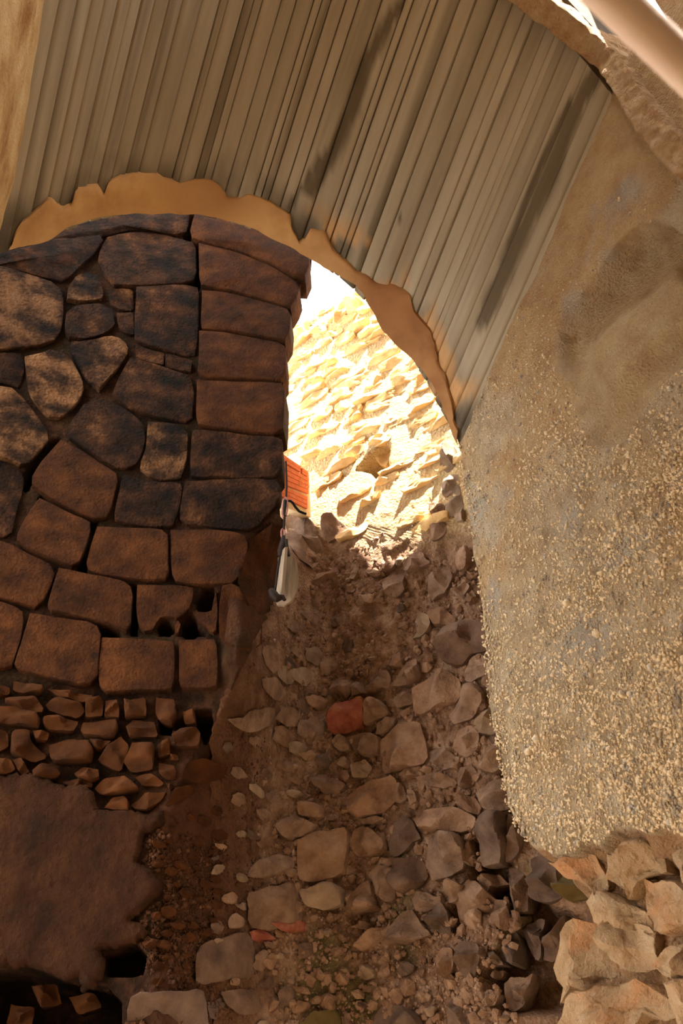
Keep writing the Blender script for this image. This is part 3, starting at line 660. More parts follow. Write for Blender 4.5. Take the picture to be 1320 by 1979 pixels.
S, A, Pq_ = 'ashlar_soot', 'ashlar', 'ashlar_pale'
ASH = [
 (S, [(85, 460), (130, 428), (200, 412), (300, 408), (370, 410), (357, 462), (300, 446), (245, 446), (203, 455), (150, 470)], .0),
 (S, [(-60, 520), (0, 488), (60, 476), (100, 462), (140, 462), (203, 457), (185, 490), (150, 520), (126, 548), (80, 536), (30, 522), (-60, 510)], .01),
 (S, [(207, 457), (245, 449), (300, 449), (358, 465), (379, 471), (381, 548), (330, 553), (270, 556), (215, 554), (200, 530), (188, 500), (196, 475)], .03),
 (Pq_, [(-70, 520), (0, 512), (40, 526), (85, 540), (122, 554), (122, 600), (118, 632), (112, 660), (60, 671), (0, 677), (-70, 670)], .02),
 (Pq_, [(130, 580), (132, 552), (150, 530), (175, 525), (193, 540), (201, 570), (195, 581), (160, 584)], .02),
 (S, [(128, 607), (150, 590), (195, 587), (218, 600), (223, 630), (200, 648), (160, 658), (130, 654), (125, 630)], .03),
 (S, [(205, 560), (235, 557), (258, 561), (258, 601), (235, 601), (212, 586)], .0),
 (S, [(226, 606), (258, 605), (259, 648), (240, 644), (229, 633)], .01),
 (S, [(263, 558), (380, 552), (386, 561), (383, 640), (378, 691), (330, 679), (262, 664), (260, 640), (261, 600)], .025),
 (Pq_, [(138, 662), (180, 657), (225, 648), (248, 666), (246, 690), (215, 726), (190, 755), (165, 735), (150, 702), (135, 682)], .03),
 (S, [(262, 669), (300, 680), (318, 684), (316, 706), (290, 701), (262, 690)], .01), (S, [(320, 685), (345, 691), (373, 698), (370, 721), (340, 714), (319, 707)], .015),
 (S, [(250, 692), (300, 706), (370, 726), (376, 760), (372, 820), (330, 812), (300, 808), (250, 790), (216, 765), (226, 735)], .02),
 (Pq_, [(48, 692), (100, 676), (135, 690), (150, 720), (163, 745), (155, 775), (122, 808), (100, 811), (70, 780), (54, 750)], .04),
 (Pq_, [(-70, 750), (0, 746), (20, 746), (45, 766), (65, 796), (90, 830), (95, 852), (62, 888), (45, 908), (20, 890), (-70, 870)], .025),
 (S, [(-70, 684), (0, 682), (45, 683), (48, 720), (40, 752), (15, 741), (-70, 742)], .0),
 (S, [(162, 781), (200, 771), (250, 795), (276, 820), (281, 860), (263, 904), (230, 908), (200, 893), (160, 864), (124, 843), (141, 811)], .02),
 (A, [(117, 850), (160, 872), (200, 901), (232, 917), (222, 960), (211, 1004), (180, 1004), (140, 987), (87, 958), (56, 934), (72, 900)], .03),
 (Pq_, [(286, 816), (330, 817), (365, 831), (362, 880), (351, 925), (300, 929), (269, 905), (283, 860)], .015),
 (S, [(239, 920), (300, 933), (355, 931), (345, 990), (335, 1019), (270, 1018), (217, 1008), (228, 960)], .02),
 (S, [(371, 832), (450, 838), (546, 848), (545, 920), (470, 924), (420, 919), (366, 925), (367, 880)], .02),
 (S, [(358, 931), (420, 926), (500, 927), (545, 928), (540, 972), (508, 1008), (490, 1026), (420, 1019), (345, 1014), (350, 970)], .015),
 (A, [(376, 414), (440, 421), (500, 441), (570, 476), (607, 503), (586, 545), (520, 510), (450, 484), (385, 470), (364, 460)], .05),
 (A, [(384, 473), (450, 488), (520, 514), (583, 549), (574, 575), (566, 595), (500, 578), (440, 562), (386, 557)], .045),
 (A, [(390, 561), (440, 566), (500, 582), (564, 599), (562, 640), (557, 661), (500, 652), (440, 641), (386, 638), (389, 600)], .04),
 (A, [(385, 641), (440, 645), (500, 656), (554, 665), (553, 737), (480, 735), (382, 733), (385, 690)], .045),
 (A, [(380, 737), (480, 740), (552, 742), (550, 800), (547, 842), (460, 833), (378, 822)], .045),
 (A, [(76, 964), (140, 996), (180, 1013), (170, 1050), (148, 1100), (110, 1086), (60, 1066), (27, 1045), (46, 1005)], .04),
 (A, [(187, 1019), (255, 1022), (324, 1026), (325, 1080), (329, 1123), (262, 1122), (210, 1113), (163, 1102), (172, 1060)], .03),
 (A, [(330, 1026), (420, 1023), (480, 1031), (478, 1070), (470, 1100), (455, 1128), (400, 1131), (335, 1128), (329, 1080)], .02),
 (A, [(-70, 1040), (0, 1046), (25, 1056), (60, 1073), (109, 1096), (100, 1130), (77, 1178), (40, 1168), (0, 1157), (-70, 1140)], .03),
 (A, [(114, 1101), (165, 1111), (248, 1125), (258, 1142), (253, 1224), (215, 1208), (150, 1194), (89, 1181), (101, 1140)], .05),
 (A, [(-70, 1150), (0, 1163), (50, 1181), (42, 1230), (22, 1293), (-70, 1290)], .03),
 (A, [(58, 1186), (100, 1193), (150, 1201), (184, 1203), (196, 1226), (188, 1322), (150, 1325), (90, 1309), (25, 1294), (41, 1240)], .04),
 (A, [(196, 1233), (270, 1236), (338, 1241), (338, 1300), (335, 1335), (265, 1335), (194, 1338), (190, 1290)], .03),
 (A, [(346, 1239), (418, 1236), (422, 1290), (418, 1330), (346, 1330)], .02),
 (S, [(-70, 880), (0, 890), (45, 914), (48, 945), (30, 1000), (20, 1040), (-70, 1030)], .0),
 (A, [(486, 1042), (538, 1004), (547, 1060), (544, 1150), (520, 1178), (500, 1196), (470, 1150), (456, 1116), (475, 1080)], .02),
 (A, [(430, 1133), (458, 1127), (488, 1180), (508, 1192), (505, 1250), (470, 1260), (425, 1240), (423, 1180)], .02),
]
for mk, p, hh in ASH:
    jamb = max(q[0] for q in p) > 540 and min(q[1] for q in p) < 900
    stone('ashlar_block', p, surf_left, hh * 0.7 + 0.008, 0.24 if jamb else 0.10, MT[mk], wall_left, kind='block', gap=0.2, round_=0, rough=1.0 if mk == A else 1.8)
# further blocks of the same wall to the left
for iv in range(9):
    for iu in range(2):
        u0 = -325 + iu * 128 + (iv % 2) * 6; v0 = 500 + iv * 92; sl_ = 22
        stone('ashlar_block', [(u0, v0), (u0 + 122, v0 + sl_), (u0 + 122, v0 + sl_ + 86), (u0, v0 + 86)], surf_left, rng.uniform(0.01, 0.03), 0.10, MT['ashlar' if iv > 4 else 'ashlar_soot'], wall_left, kind='block', gap=0.4)
# the pierced block: four pieces around the dark holes
for p in ([(265, 1131), (340, 1131), (376, 1134), (372, 1160), (364, 1180), (345, 1198), (325, 1193), (305, 1193), (298, 1222), (270, 1222), (263, 1180)],
          [(344, 1200), (350, 1208), (344, 1226), (338, 1226), (338, 1210)], [(418, 1140), (422, 1180), (417, 1226), (402, 1222), (398, 1210), (383, 1205), (380, 1184), (400, 1184), (418, 1176)]):
    stone('ashlar_block', p, surf_left, 0.02, 0.10, MT['ashlar'], wall_left, kind='block', gap=0.5)
RUB = [[(0, 1320), (20, 1325), (21, 1338), (0, 1343), (-25, 1340), (-25, 1318)], [(24, 1311), (60, 1320), (85, 1328), (84, 1338), (45, 1338), (25, 1330)], [(88, 1328), (140, 1336), (185, 1342), (160, 1356), (112, 1343)],
 [(8, 1348), (65, 1340), (85, 1365), (80, 1375), (55, 1373), (10, 1355)], [(-20, 1365), (30, 1363), (75, 1380), (80, 1405), (60, 1403), (0, 1395), (-20, 1395)], [(87, 1360), (110, 1345), (160, 1358), (164, 1375), (150, 1387), (95, 1372)],
 [(165, 1350), (195, 1345), (200, 1352), (197, 1380), (163, 1383)], [(203, 1350), (225, 1348), (231, 1365), (231, 1386), (201, 1384)], [(238, 1350), (282, 1345), (283, 1380), (240, 1387)],
 [(82, 1385), (110, 1380), (153, 1392), (142, 1412), (95, 1408), (82, 1396)], [(158, 1396), (225, 1388), (228, 1410), (220, 1428), (160, 1420), (154, 1408)], [(242, 1405), (255, 1388), (300, 1392), (305, 1422), (250, 1424)],
 [(-20, 1405), (15, 1410), (18, 1440), (0, 1452), (-20, 1450)], [(24, 1415), (32, 1405), (58, 1408), (60, 1432), (93, 1460), (68, 1472), (20, 1455), (20, 1430)], [(94, 1440), (130, 1424), (170, 1426), (182, 1445), (180, 1470), (110, 1474), (96, 1465)],
 [(188, 1468), (205, 1440), (232, 1420), (250, 1440), (235, 1490), (220, 1488)], [(238, 1470), (255, 1430), (300, 1437), (296, 1485), (250, 1490)], [(-20, 1460), (20, 1465), (31, 1485), (15, 1495), (-20, 1497)], [(24, 1465), (40, 1462), (58, 1490), (45, 1496), (35, 1488)],
 [(62, 1490), (80, 1475), (105, 1477), (118, 1495), (100, 1505), (64, 1500)], [(142, 1490), (160, 1478), (190, 1485), (192, 1500), (175, 1508), (150, 1500)], [(180, 1520), (200, 1500), (240, 1498), (273, 1524), (240, 1532), (190, 1532)],
 [(258, 1500), (290, 1492), (318, 1512), (310, 1520), (275, 1517)], [(200, 1560), (215, 1540), (240, 1535), (250, 1550), (248, 1565)], [(254, 1555), (280, 1530), (322, 1527), (310, 1545), (285, 1567), (258, 1563)],
 [(300, 1345), (335, 1348), (343, 1385), (330, 1400), (305, 1390), (298, 1370)], [(353, 1375), (375, 1370), (378, 1395), (355, 1397)], [(330, 1420), (345, 1408), (380, 1402), (387, 1415), (383, 1440), (340, 1442)], [(303, 1435), (330, 1428), (328, 1455), (305, 1462)],
 [(305, 1472), (335, 1478), (342, 1490), (338, 1508), (318, 1505), (305, 1490)], [(328, 1457), (345, 1460), (345, 1468), (328, 1468)], [(350, 1500), (360, 1470), (400, 1465), (440, 1480), (430, 1500), (385, 1512), (352, 1505)],
 [(340, 1525), (370, 1515), (378, 1525), (345, 1550), (318, 1558)], [(318, 1510), (340, 1518), (328, 1528)], [(62, 1408), (96, 1414), (92, 1430), (68, 1428)], [(172, 1426), (215, 1430), (198, 1446), (182, 1444)], [(120, 1512), (150, 1502), (180, 1510), (178, 1519), (140, 1520)]]
for p in RUB: stone('rubble_stone', p, surf_left, rng.uniform(0.03, 0.07), 0.10, MT['rubble_l'], wall_left, gap=0.8, facets=2, rough=0.9)
# torn mud plaster sheet, a few centimetres thick
def sheet(name, poly, surf, off, thick, m, parent, step=7.0, jitter=2.0, relief=0.01, **props):
    poly = resample(poly, int(sum(math.dist(poly[k], poly[k - 1]) for k in range(len(poly))) / step)); poly = poly + rng.normal(0, jitter, poly.shape)
    bm = bmesh.new()
    x0, y0 = poly.min(0); x1, y1 = poly.max(0)
    gx, gy = np.meshgrid(np.arange(x0, x1, step), np.arange(y0, y1, step)); sdg = sdist(gx, gy, poly)
    inner = np.stack([gx, gy], -1)[sdg > step * 0.7]; inner = inner + rng.normal(0, step * 0.12, inner.shape)
    from mathutils.geometry import delaunay_2d_cdt
    pts = [Vector(p) for p in np.vstack([poly, inner])]; ed = [(k, (k + 1) % len(poly)) for k in range(len(poly))]
    vo, eo, fo, *_ = delaunay_2d_cdt(pts, ed, [list(range(len(poly)))], 1, 1e-4)
    px = np.array([tuple(v) for v in vo]); sdv = sdist(px[:, 0], px[:, 1], poly)
    Q = []; Nn = []
    for u, v in px: q, n = surf(u, v); Q.append(q); Nn.append(n)
    Q = np.array(Q); Nn = np.array(Nn)
    top = Q + Nn * (off + relief * fbm(Q, 2.0, 4, 5) + relief * 0.5 * fbm(Q, 9.0, 4, 6) - thick * 0.35 * np.exp(-np.abs(sdv) / 4))[:, None]
    bot = Q + Nn * (off - thick)
    nV = len(Q); Fc = [tuple(f) for f in fo] + [tuple(x + nV for x in f[::-1]) for f in fo]
    cnt = {}
    for f in fo:
        for k in range(len(f)): e = tuple(sorted((f[k], f[(k + 1) % len(f)]))); cnt[e] = cnt.get(e, 0) + 1
    Fc += [(a, b, b + nV, a + nV) for (a, b), n_ in cnt.items() if n_ == 1]
    return link(name, mesh_from(np.vstack([top, bot]), Fc, True, 50), parent, m, **props)
sheet('plaster_patch', PLASTER, surf_left, 0.035, 0.07, MT['mud_plaster'], wall_left, relief=0.028, label='torn sheet of brown mud plaster')
# fallen stones in the dark recess under the plaster
for p in ([(60, 1905), (110, 1900), (120, 1940), (80, 1950)], [(130, 1925), (180, 1915), (200, 1945), (150, 1962)], [(20, 1940), (70, 1945), (60, 1985), (10, 1985)], [(185, 1900), (235, 1905), (232, 1918), (200, 1915)]):
    stone('rubble_stone', p, lambda u, v, off=0: surf_left(u, v, off - 0.30), 0.08, 0.15, MT['rubble_l'], wall_left)

K = 5000
uu = rng.uniform(250, 440, K); vq = rng.uniform(1540, 1985, K); bad = sdist(uu, vq, PLASTER) > -3
for vp in VOIDS: bad |= sdist(uu, vq, vp) > -4
Pq = np.array([surf_left(u, v)[0] for u, v in zip(uu, vq)]); Nq = np.array([surf_left(u, v)[1] for u, v in zip(uu, vq)])
keep = ~bad & (fbm(Pq, 3, 3, 27) > -0.1); Pq = Pq[keep]; Nq = Nq[keep]
d = -0.020 + 0.012 * fbm(Pq, 10, 4, 21) + 0.015 + 0.09 * fbm(Pq, 3.2, 5, 22) + 0.03 * np.abs(fbm(Pq, 11, 4, 23))
MT['gravel_dark'] = mat('brown_mortar_gravel', [(0.3, c(48, 29, 18)), (0.55, c(80, 52, 34)), (0.8, c(120, 88, 66))], 18, 3, 0.9, 0.2, 60)
pebbles('gravel', Pq + Nq * (d + 0.002)[:, None], NB, np.exp(rng.normal(math.log(0.0075), 0.45, len(Pq))), MT['gravel_dark'], wall_left, smooth=False, kind='stuff', label='grit in the crumbling brown mortar')

# ================================================================== BACK RUBBLE WALL
TOPL = [(300, 770), (480, 678), (540, 650), (565, 636), (600, 628), (625, 604), (650, 598), (672, 580), (695, 568), (760, 530), (1000, 400), (1300, 240)]
HOLE = [(688, 908), (704, 888), (724, 872), (742, 856), (753, 858), (750, 890), (750, 905), (735, 912), (724, 926), (712, 912)]
DARKG = [(880, 1600), (900, 1690), (860, 1760), (870, 1800), (930, 1760), (1000, 1770), (920, 1880), (960, 1960), (1090, 1960), (1130, 1760), (1060, 1740), (980, 1660)]
nr, nc = 330, 190
vv = np.linspace(520, 2110, nr); uu = np.linspace(395, 1220, nc)
Vv, U = np.meshgrid(vv, uu, indexing='ij')
_jl = np.interp(vv, [q[1] for q in JAMB], [q[0] for q in JAMB]) - 16; _k = sstep(1000, 1045, vv); _u0 = 400 * (1 - _k) + _jl * _k
U = _u0[:, None] + (1220 - _u0)[:, None] * np.linspace(0, 1, nc)[None, :]
P3 = np.array([[surf_back(U[i, j], vv[i])[0] for j in range(nc)] for i in range(nr)])
lim = np.interp(U, [q[0] for q in TOPL], [q[1] for q in TOPL])
shade = sstep(960, 1100, Vv)
hol = sstep(-2, 8, sdist(U, Vv, HOLE)); dg = sstep(-10, 30, sdist(U, Vv, DARKG))
smoothzone = np.exp(-((U - 690) / 110) ** 2 - ((Vv - 1010) / 45) ** 2)
dis = -0.035 + (1 - smoothzone * 0.6) * (0.06 * fbm(P3, 2.6, 5, 41) + 0.06 * np.abs(fbm(P3, 7.5, 4, 42)) + 0.026 * fbm(P3, 26, 3, 43)) - hol * 0.30 - dg * 0.32
dis = dis * (0.35 + 0.65 * shade) + 0.008 * (1 - shade) - hol * 0.15
P3 = P3 + NB * dis[..., None]
skip = np.zeros((nr, nc), bool); skip[:, :] = Vv < lim
Vt = P3.reshape(-1, 3); nn = len(Vt); Fc = grid_faces(nr, nc, skip)
_away = (Vt - CAM) / np.linalg.norm(Vt - CAM, axis=1, keepdims=True)
me = mesh_from(np.vstack([Vt, Vt + _away * 0.5]), Fc + [tuple(x + nn for x in f[::-1]) for f in Fc], True)
z2 = np.zeros(nn)
set_attr(me, 'moss', np.r_[(0.75 * sstep(0.5, 0.8, 0.5 + 0.5 * fbm(P3, 3, 4, 44) + 0.28 * np.exp(-((U - 600) / 110) ** 2 - ((Vv - 1880) / 80) ** 2) - 0.2 * sstep(1700, 1500, Vv))).ravel(), z2])
set_attr(me, 'sunlit_tone', np.r_[(1 - sstep(960, 1075, Vv + 20 * fbm(P3, 4, 3, 45))).ravel(), z2])  # sunlight painted into the mortar colour of the upper wall
set_attr(me, 'rust', np.r_[(sstep(575 + 30 * fbm(P3, 3, 3, 46), 430, U) * sstep(1060, 1200, Vv) * 0.9).ravel(), z2])
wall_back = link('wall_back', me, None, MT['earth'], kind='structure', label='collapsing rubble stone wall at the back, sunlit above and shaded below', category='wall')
R_, D_, G_, E_, X_ = 'rock', 'rock_dark', 'rock_grey', 'rock_red', 'rock_green'
ST = [
 (R_, .10, [(553, 1005), (575, 992), (600, 1005), (612, 1035), (617, 1050), (612, 1070), (598, 1085), (588, 1080), (572, 1072), (556, 1055)]),
 (R_, .06, [(620, 1030), (625, 1000), (640, 990), (660, 1010), (665, 1020), (655, 1030), (635, 1045)]),
 (R_, .03, [(598, 1120), (620, 1105), (650, 1095), (653, 1105), (640, 1115), (620, 1118)]), (G_, .03, [(675, 1115), (680, 1100), (690, 1090), (688, 1105), (682, 1118)]),
 (R_, .05, [(725, 1102), (745, 1085), (760, 1078), (760, 1090), (750, 1097)]), (G_, .04, [(763, 1083), (770, 1073), (778, 1075), (772, 1090), (765, 1092)]),
 (R_, .05, [(680, 1155), (700, 1140), (720, 1150), (715, 1165), (690, 1165)]), (R_, .05, [(735, 1120), (755, 1110), (778, 1110), (780, 1140), (765, 1150), (740, 1145)]),
 (R_, .10, [(776, 1080), (795, 1065), (812, 1062), (815, 1075), (825, 1082), (790, 1100), (778, 1098)]), (R_, .05, [(830, 1010), (845, 1000), (858, 1010), (855, 1030), (835, 1045), (830, 1040)]),
 (R_, .07, [(826, 1145), (828, 1120), (845, 1105), (868, 1100), (870, 1110), (855, 1140), (830, 1155)]), (R_, .06, [(880, 1130), (890, 1115), (905, 1130), (893, 1148), (880, 1143)]),
 (R_, .05, [(895, 1155), (910, 1138), (918, 1150), (905, 1160)]), (G_, .06, [(800, 1225), (805, 1185), (825, 1185), (828, 1205), (810, 1225), (790, 1230)]), (R_, .05, [(825, 1180), (850, 1170), (875, 1190), (870, 1205), (835, 1205)]),
 (D_, .16, [(840, 1250), (860, 1200), (900, 1192), (936, 1197), (940, 1245), (905, 1255), (880, 1280), (850, 1270)]), (R_, .07, [(878, 1065), (900, 1052), (907, 1075), (897, 1092), (886, 1102), (878, 1085)]),
 (G_, .07, [(850, 950), (852, 930), (865, 915), (880, 913), (884, 930), (870, 946), (860, 957)]), (G_, .06, [(857, 988), (870, 948), (884, 932), (890, 960), (892, 978), (870, 997)]), (G_, .05, [(876, 990), (887, 975), (897, 988), (893, 1005), (880, 1003)]),
 (G_, .09, [(845, 902), (862, 858), (873, 856), (884, 880), (882, 897), (860, 907)]), (R_, .06, [(828, 972), (840, 968), (858, 975), (848, 992), (835, 1002), (830, 987)]),
 (R_, .10, [(755, 1318), (770, 1290), (785, 1275), (800, 1268), (803, 1290), (803, 1310), (785, 1318), (765, 1320)]), (R_, .09, [(700, 1335), (710, 1315), (735, 1293), (745, 1295), (752, 1310), (740, 1325), (720, 1335)]),
 (R_, .10, [(796, 1330), (840, 1295), (860, 1290), (880, 1310), (885, 1330), (875, 1350), (840, 1365), (800, 1380), (796, 1360)]),
 (R_, .09, [(862, 1375), (880, 1355), (895, 1325), (915, 1317), (930, 1330), (935, 1345), (920, 1365), (908, 1385), (880, 1395), (865, 1390)]),
 (G_, .13, [(914, 1390), (930, 1370), (955, 1358), (966, 1395), (945, 1415), (920, 1410)]), (R_, .10, [(695, 1385), (700, 1365), (718, 1350), (735, 1355), (745, 1375), (720, 1385), (700, 1395)]), (R_, .07, [(722, 1415), (725, 1395), (745, 1385), (760, 1385), (755, 1400), (730, 1415)]),
 (R_, .09, [(662, 1418), (700, 1413), (728, 1420), (725, 1450), (705, 1460), (680, 1445)]), (R_, .11, [(728, 1425), (760, 1395), (790, 1390), (810, 1395), (815, 1430), (822, 1460), (815, 1470), (765, 1485), (735, 1492), (725, 1475)]),
 (R_, .11, [(870, 1440), (880, 1410), (900, 1398), (918, 1410), (915, 1440), (900, 1458), (880, 1455)]), (R_, .09, [(822, 1450), (850, 1440), (870, 1455), (885, 1465), (880, 1480), (850, 1482), (830, 1470)]), (R_, .12, [(918, 1480), (930, 1440), (960, 1425), (975, 1470), (950, 1487), (925, 1485)]),
 (R_, .10, [(880, 1500), (885, 1480), (905, 1475), (915, 1490), (905, 1515), (882, 1518)]), (R_, .06, [(768, 1495), (780, 1483), (810, 1480), (808, 1495), (780, 1502)]), (G_, .06, [(675, 1478), (700, 1465), (714, 1480), (705, 1500), (680, 1500)]),
 (R_, .06, [(895, 1310), (905, 1270), (925, 1260), (940, 1280), (935, 1300), (905, 1315)]), (R_, .06, [(925, 1290), (938, 1278), (952, 1320), (952, 1335), (930, 1320)]), (R_, .07, [(755, 1350), (775, 1335), (795, 1340), (790, 1355), (765, 1365)]), (R_, .07, [(800, 1500), (830, 1495), (860, 1495), (880, 1510), (850, 1520), (820, 1515)]),
 (E_, .12, [(628, 1405), (640, 1375), (665, 1355), (695, 1340), (698, 1350), (690, 1385), (695, 1395), (665, 1405), (640, 1412)]),
 (R_, .12, [(630, 1325), (650, 1305), (668, 1302), (670, 1330), (655, 1350), (640, 1345)]), (R_, .07, [(675, 1340), (680, 1318), (698, 1315), (698, 1335)]), (R_, .07, [(438, 1388), (480, 1378), (490, 1370), (527, 1365), (520, 1375), (485, 1390), (465, 1395)]), (R_, .07, [(530, 1385), (545, 1365), (562, 1362), (572, 1378), (560, 1385)]),
 (R_, .07, [(570, 1415), (580, 1395), (605, 1383), (625, 1400), (615, 1410), (590, 1418)]), (R_, .06, [(505, 1310), (530, 1305), (540, 1318), (525, 1335), (510, 1330)]), (R_, .05, [(505, 1255), (515, 1245), (530, 1250), (528, 1270), (512, 1282)]), (R_, .05, [(560, 1255), (568, 1245), (578, 1255), (572, 1265)]),
 (R_, .06, [(593, 1350), (600, 1340), (620, 1345), (630, 1352), (610, 1365), (598, 1362)]), (R_, .06, [(525, 1425), (530, 1408), (550, 1405), (565, 1420), (545, 1430)]), (R_, .07, [(637, 1430), (650, 1415), (665, 1425), (670, 1445), (650, 1448)]), (R_, .04, [(575, 1455), (600, 1450), (605, 1458), (585, 1465)]),
 (R_, .07, [(600, 1505), (620, 1495), (640, 1502), (660, 1510), (650, 1525), (625, 1532)]), (R_, .09, [(660, 1545), (690, 1520), (720, 1505), (755, 1495), (762, 1510), (760, 1545), (735, 1565), (690, 1580), (680, 1570)]), (R_, .07, [(572, 1560), (582, 1550), (612, 1552), (615, 1575), (590, 1575), (572, 1572)]),
 (R_, .08, [(528, 1590), (545, 1578), (570, 1575), (605, 1590), (590, 1610), (545, 1615), (535, 1605)]), (R_, .08, [(568, 1622), (620, 1608), (668, 1595), (665, 1640), (662, 1680), (650, 1690), (600, 1700), (570, 1700)]), (R_, .05, [(475, 1690), (490, 1665), (530, 1650), (565, 1655), (562, 1680), (500, 1690)]),
 (R_, .10, [(475, 1720), (560, 1703), (567, 1715), (568, 1780), (500, 1790), (475, 1785)]), (R_, .09, [(668, 1630), (675, 1600), (690, 1595), (715, 1602), (740, 1620), (742, 1640), (720, 1650), (685, 1655)]), (G_, .07, [(572, 1720), (600, 1715), (640, 1705), (660, 1720), (655, 1745), (620, 1755), (580, 1745)]),
 (R_, .10, [(655, 1755), (665, 1730), (690, 1705), (705, 1700), (720, 1750), (725, 1755), (680, 1765)]), (R_, .05, [(690, 1580), (720, 1575), (740, 1580), (720, 1590), (695, 1590)]), (G_, .02, [(542, 1530), (550, 1528), (552, 1538), (543, 1540)]),
 (D_, .10, [(743, 1630), (755, 1595), (775, 1575), (790, 1580), (805, 1615), (790, 1625), (760, 1650), (748, 1645)]), (R_, .12, [(705, 1685), (720, 1670), (740, 1670), (752, 1685), (755, 1715), (758, 1735), (740, 1742), (722, 1725), (718, 1705)]), (D_, .11, [(753, 1660), (790, 1655), (810, 1665), (820, 1690), (800, 1710), (770, 1725), (755, 1710)]),
 (R_, .13, [(820, 1670), (822, 1620), (840, 1605), (880, 1610), (890, 1640), (885, 1670), (860, 1690), (830, 1700)]), (R_, .12, [(885, 1600), (900, 1595), (905, 1620), (910, 1645), (922, 1675), (895, 1665), (885, 1640)]), (D_, .16, [(912, 1590), (925, 1580), (950, 1565), (970, 1565), (972, 1600), (965, 1650), (960, 1665), (925, 1670), (918, 1640)]),
 (D_, .15, [(968, 1605), (975, 1570), (995, 1578), (1004, 1610), (988, 1650), (968, 1660)]), (R_, .10, [(800, 1580), (830, 1560), (870, 1555), (912, 1575), (905, 1595), (860, 1605), (810, 1600)]), (R_, .10, [(877, 1545), (890, 1537), (912, 1538), (925, 1555), (915, 1570), (895, 1562)]), (R_, .12, [(918, 1530), (940, 1510), (972, 1495), (982, 1555), (945, 1565), (925, 1555)]),
 (R_, .12, [(790, 1735), (800, 1722), (815, 1722), (830, 1730), (845, 1730), (842, 1750), (815, 1758), (795, 1755)]), (R_, .12, [(858, 1720), (868, 1700), (890, 1708), (875, 1735), (860, 1742)]), (R_, .17, [(875, 1740), (885, 1715), (905, 1700), (930, 1715), (950, 1740), (974, 1735), (965, 1760), (935, 1790), (900, 1800), (880, 1780)]),
 (R_, .06, [(758, 1545), (765, 1515), (772, 1512), (782, 1540), (770, 1550)]), (R_, .06, [(783, 1525), (795, 1525), (800, 1545), (788, 1555)]),
 (D_, .12, [(822, 1770), (845, 1740), (855, 1760), (862, 1800), (845, 1800), (825, 1785)]), (R_, .10, [(740, 1825), (745, 1790), (765, 1765), (790, 1755), (810, 1790), (828, 1805), (790, 1815)]), (R_, .12, [(833, 1850), (845, 1830), (865, 1830), (868, 1860), (855, 1890), (840, 1870)]), (D_, .14, [(870, 1830), (885, 1815), (915, 1820), (920, 1840), (905, 1885), (885, 1885), (880, 1860)]),
 (D_, .14, [(940, 1825), (965, 1795), (985, 1790), (998, 1815), (1000, 1850), (1000, 1870), (975, 1855), (950, 1840)]), (D_, .10, [(922, 1830), (936, 1825), (932, 1846), (922, 1846)]), (D_, .12, [(933, 1862), (940, 1828), (955, 1845), (967, 1862)]),
 (D_, .15, [(1003, 1795), (1020, 1780), (1040, 1768), (1048, 1775), (1038, 1800), (1040, 1850), (1030, 1855), (1015, 1830)]), (D_, .15, [(1042, 1850), (1045, 1810), (1065, 1800), (1090, 1758), (1085, 1790), (1070, 1840), (1060, 1855)]), (R_, .15, [(970, 1900), (980, 1885), (1010, 1890), (1022, 1875), (1010, 1910), (1000, 1945), (985, 1955), (970, 1940)]),
 (D_, .10, [(860, 1945), (865, 1925), (885, 1922), (900, 1935), (900, 1979), (860, 1990)]), (R_, .15, [(975, 1677), (990, 1672), (1010, 1690), (1015, 1755), (990, 1765), (978, 1720)]), (D_, .16, [(1013, 1720), (1020, 1680), (1020, 1655), (1050, 1650), (1065, 1690), (1074, 1730), (1040, 1740), (1018, 1732)]),
 (X_, .20, [(1072, 1695), (1090, 1680), (1120, 1705), (1150, 1720), (1130, 1730), (1090, 1735), (1072, 1720)]), (R_, .08, [(920, 1925), (940, 1910), (960, 1920), (950, 1940), (930, 1945)]), (R_, .13, [(935, 1690), (955, 1685), (975, 1705), (945, 1710), (935, 1730), (925, 1710)]),
 (E_, .06, [(527, 1785), (580, 1777), (582, 1795), (545, 1798)]), (E_, .06, [(480, 1800), (500, 1793), (530, 1812), (485, 1815)]), (R_, .06, [(485, 1865), (498, 1840), (512, 1835), (510, 1850), (492, 1873)]), (R_, .05, [(505, 1860), (520, 1840), (528, 1845), (515, 1870)]),
 (R_, .12, [(680, 1825), (700, 1815), (745, 1778), (742, 1790), (715, 1825), (690, 1835)]), (D_, .08, [(715, 1965), (730, 1945), (770, 1940), (800, 1955), (810, 1979), (810, 2010), (715, 2010)]), (R_, .06, [(675, 1790), (700, 1780), (715, 1785), (705, 1795)]), (X_, .07, [(575, 1975), (600, 1955), (640, 1950), (650, 1975), (645, 2000), (580, 2000)]),
]
surf_mix = surf_back
for mk, hh, p in ST:
    ctr = np.mean(p, 0); ind = 0.13 * float(sstep(-10, 30, sdist(ctr[0], ctr[1], DARKG)))
    kw = {}
    if mk == E_ and hh == .12: kw = dict(label='brick-red stone')
    if mk == X_ and hh == .20: kw = dict(label='greenish stone wedged under the pier')
    stone('rubble_stone', p, lambda u, v, off=0, i=ind: surf_mix(u, v, off - i), hh * 1.3, 0.16, MT[mk], wall_back, gap=-1.2, facets=4, rough=1.3, **kw)
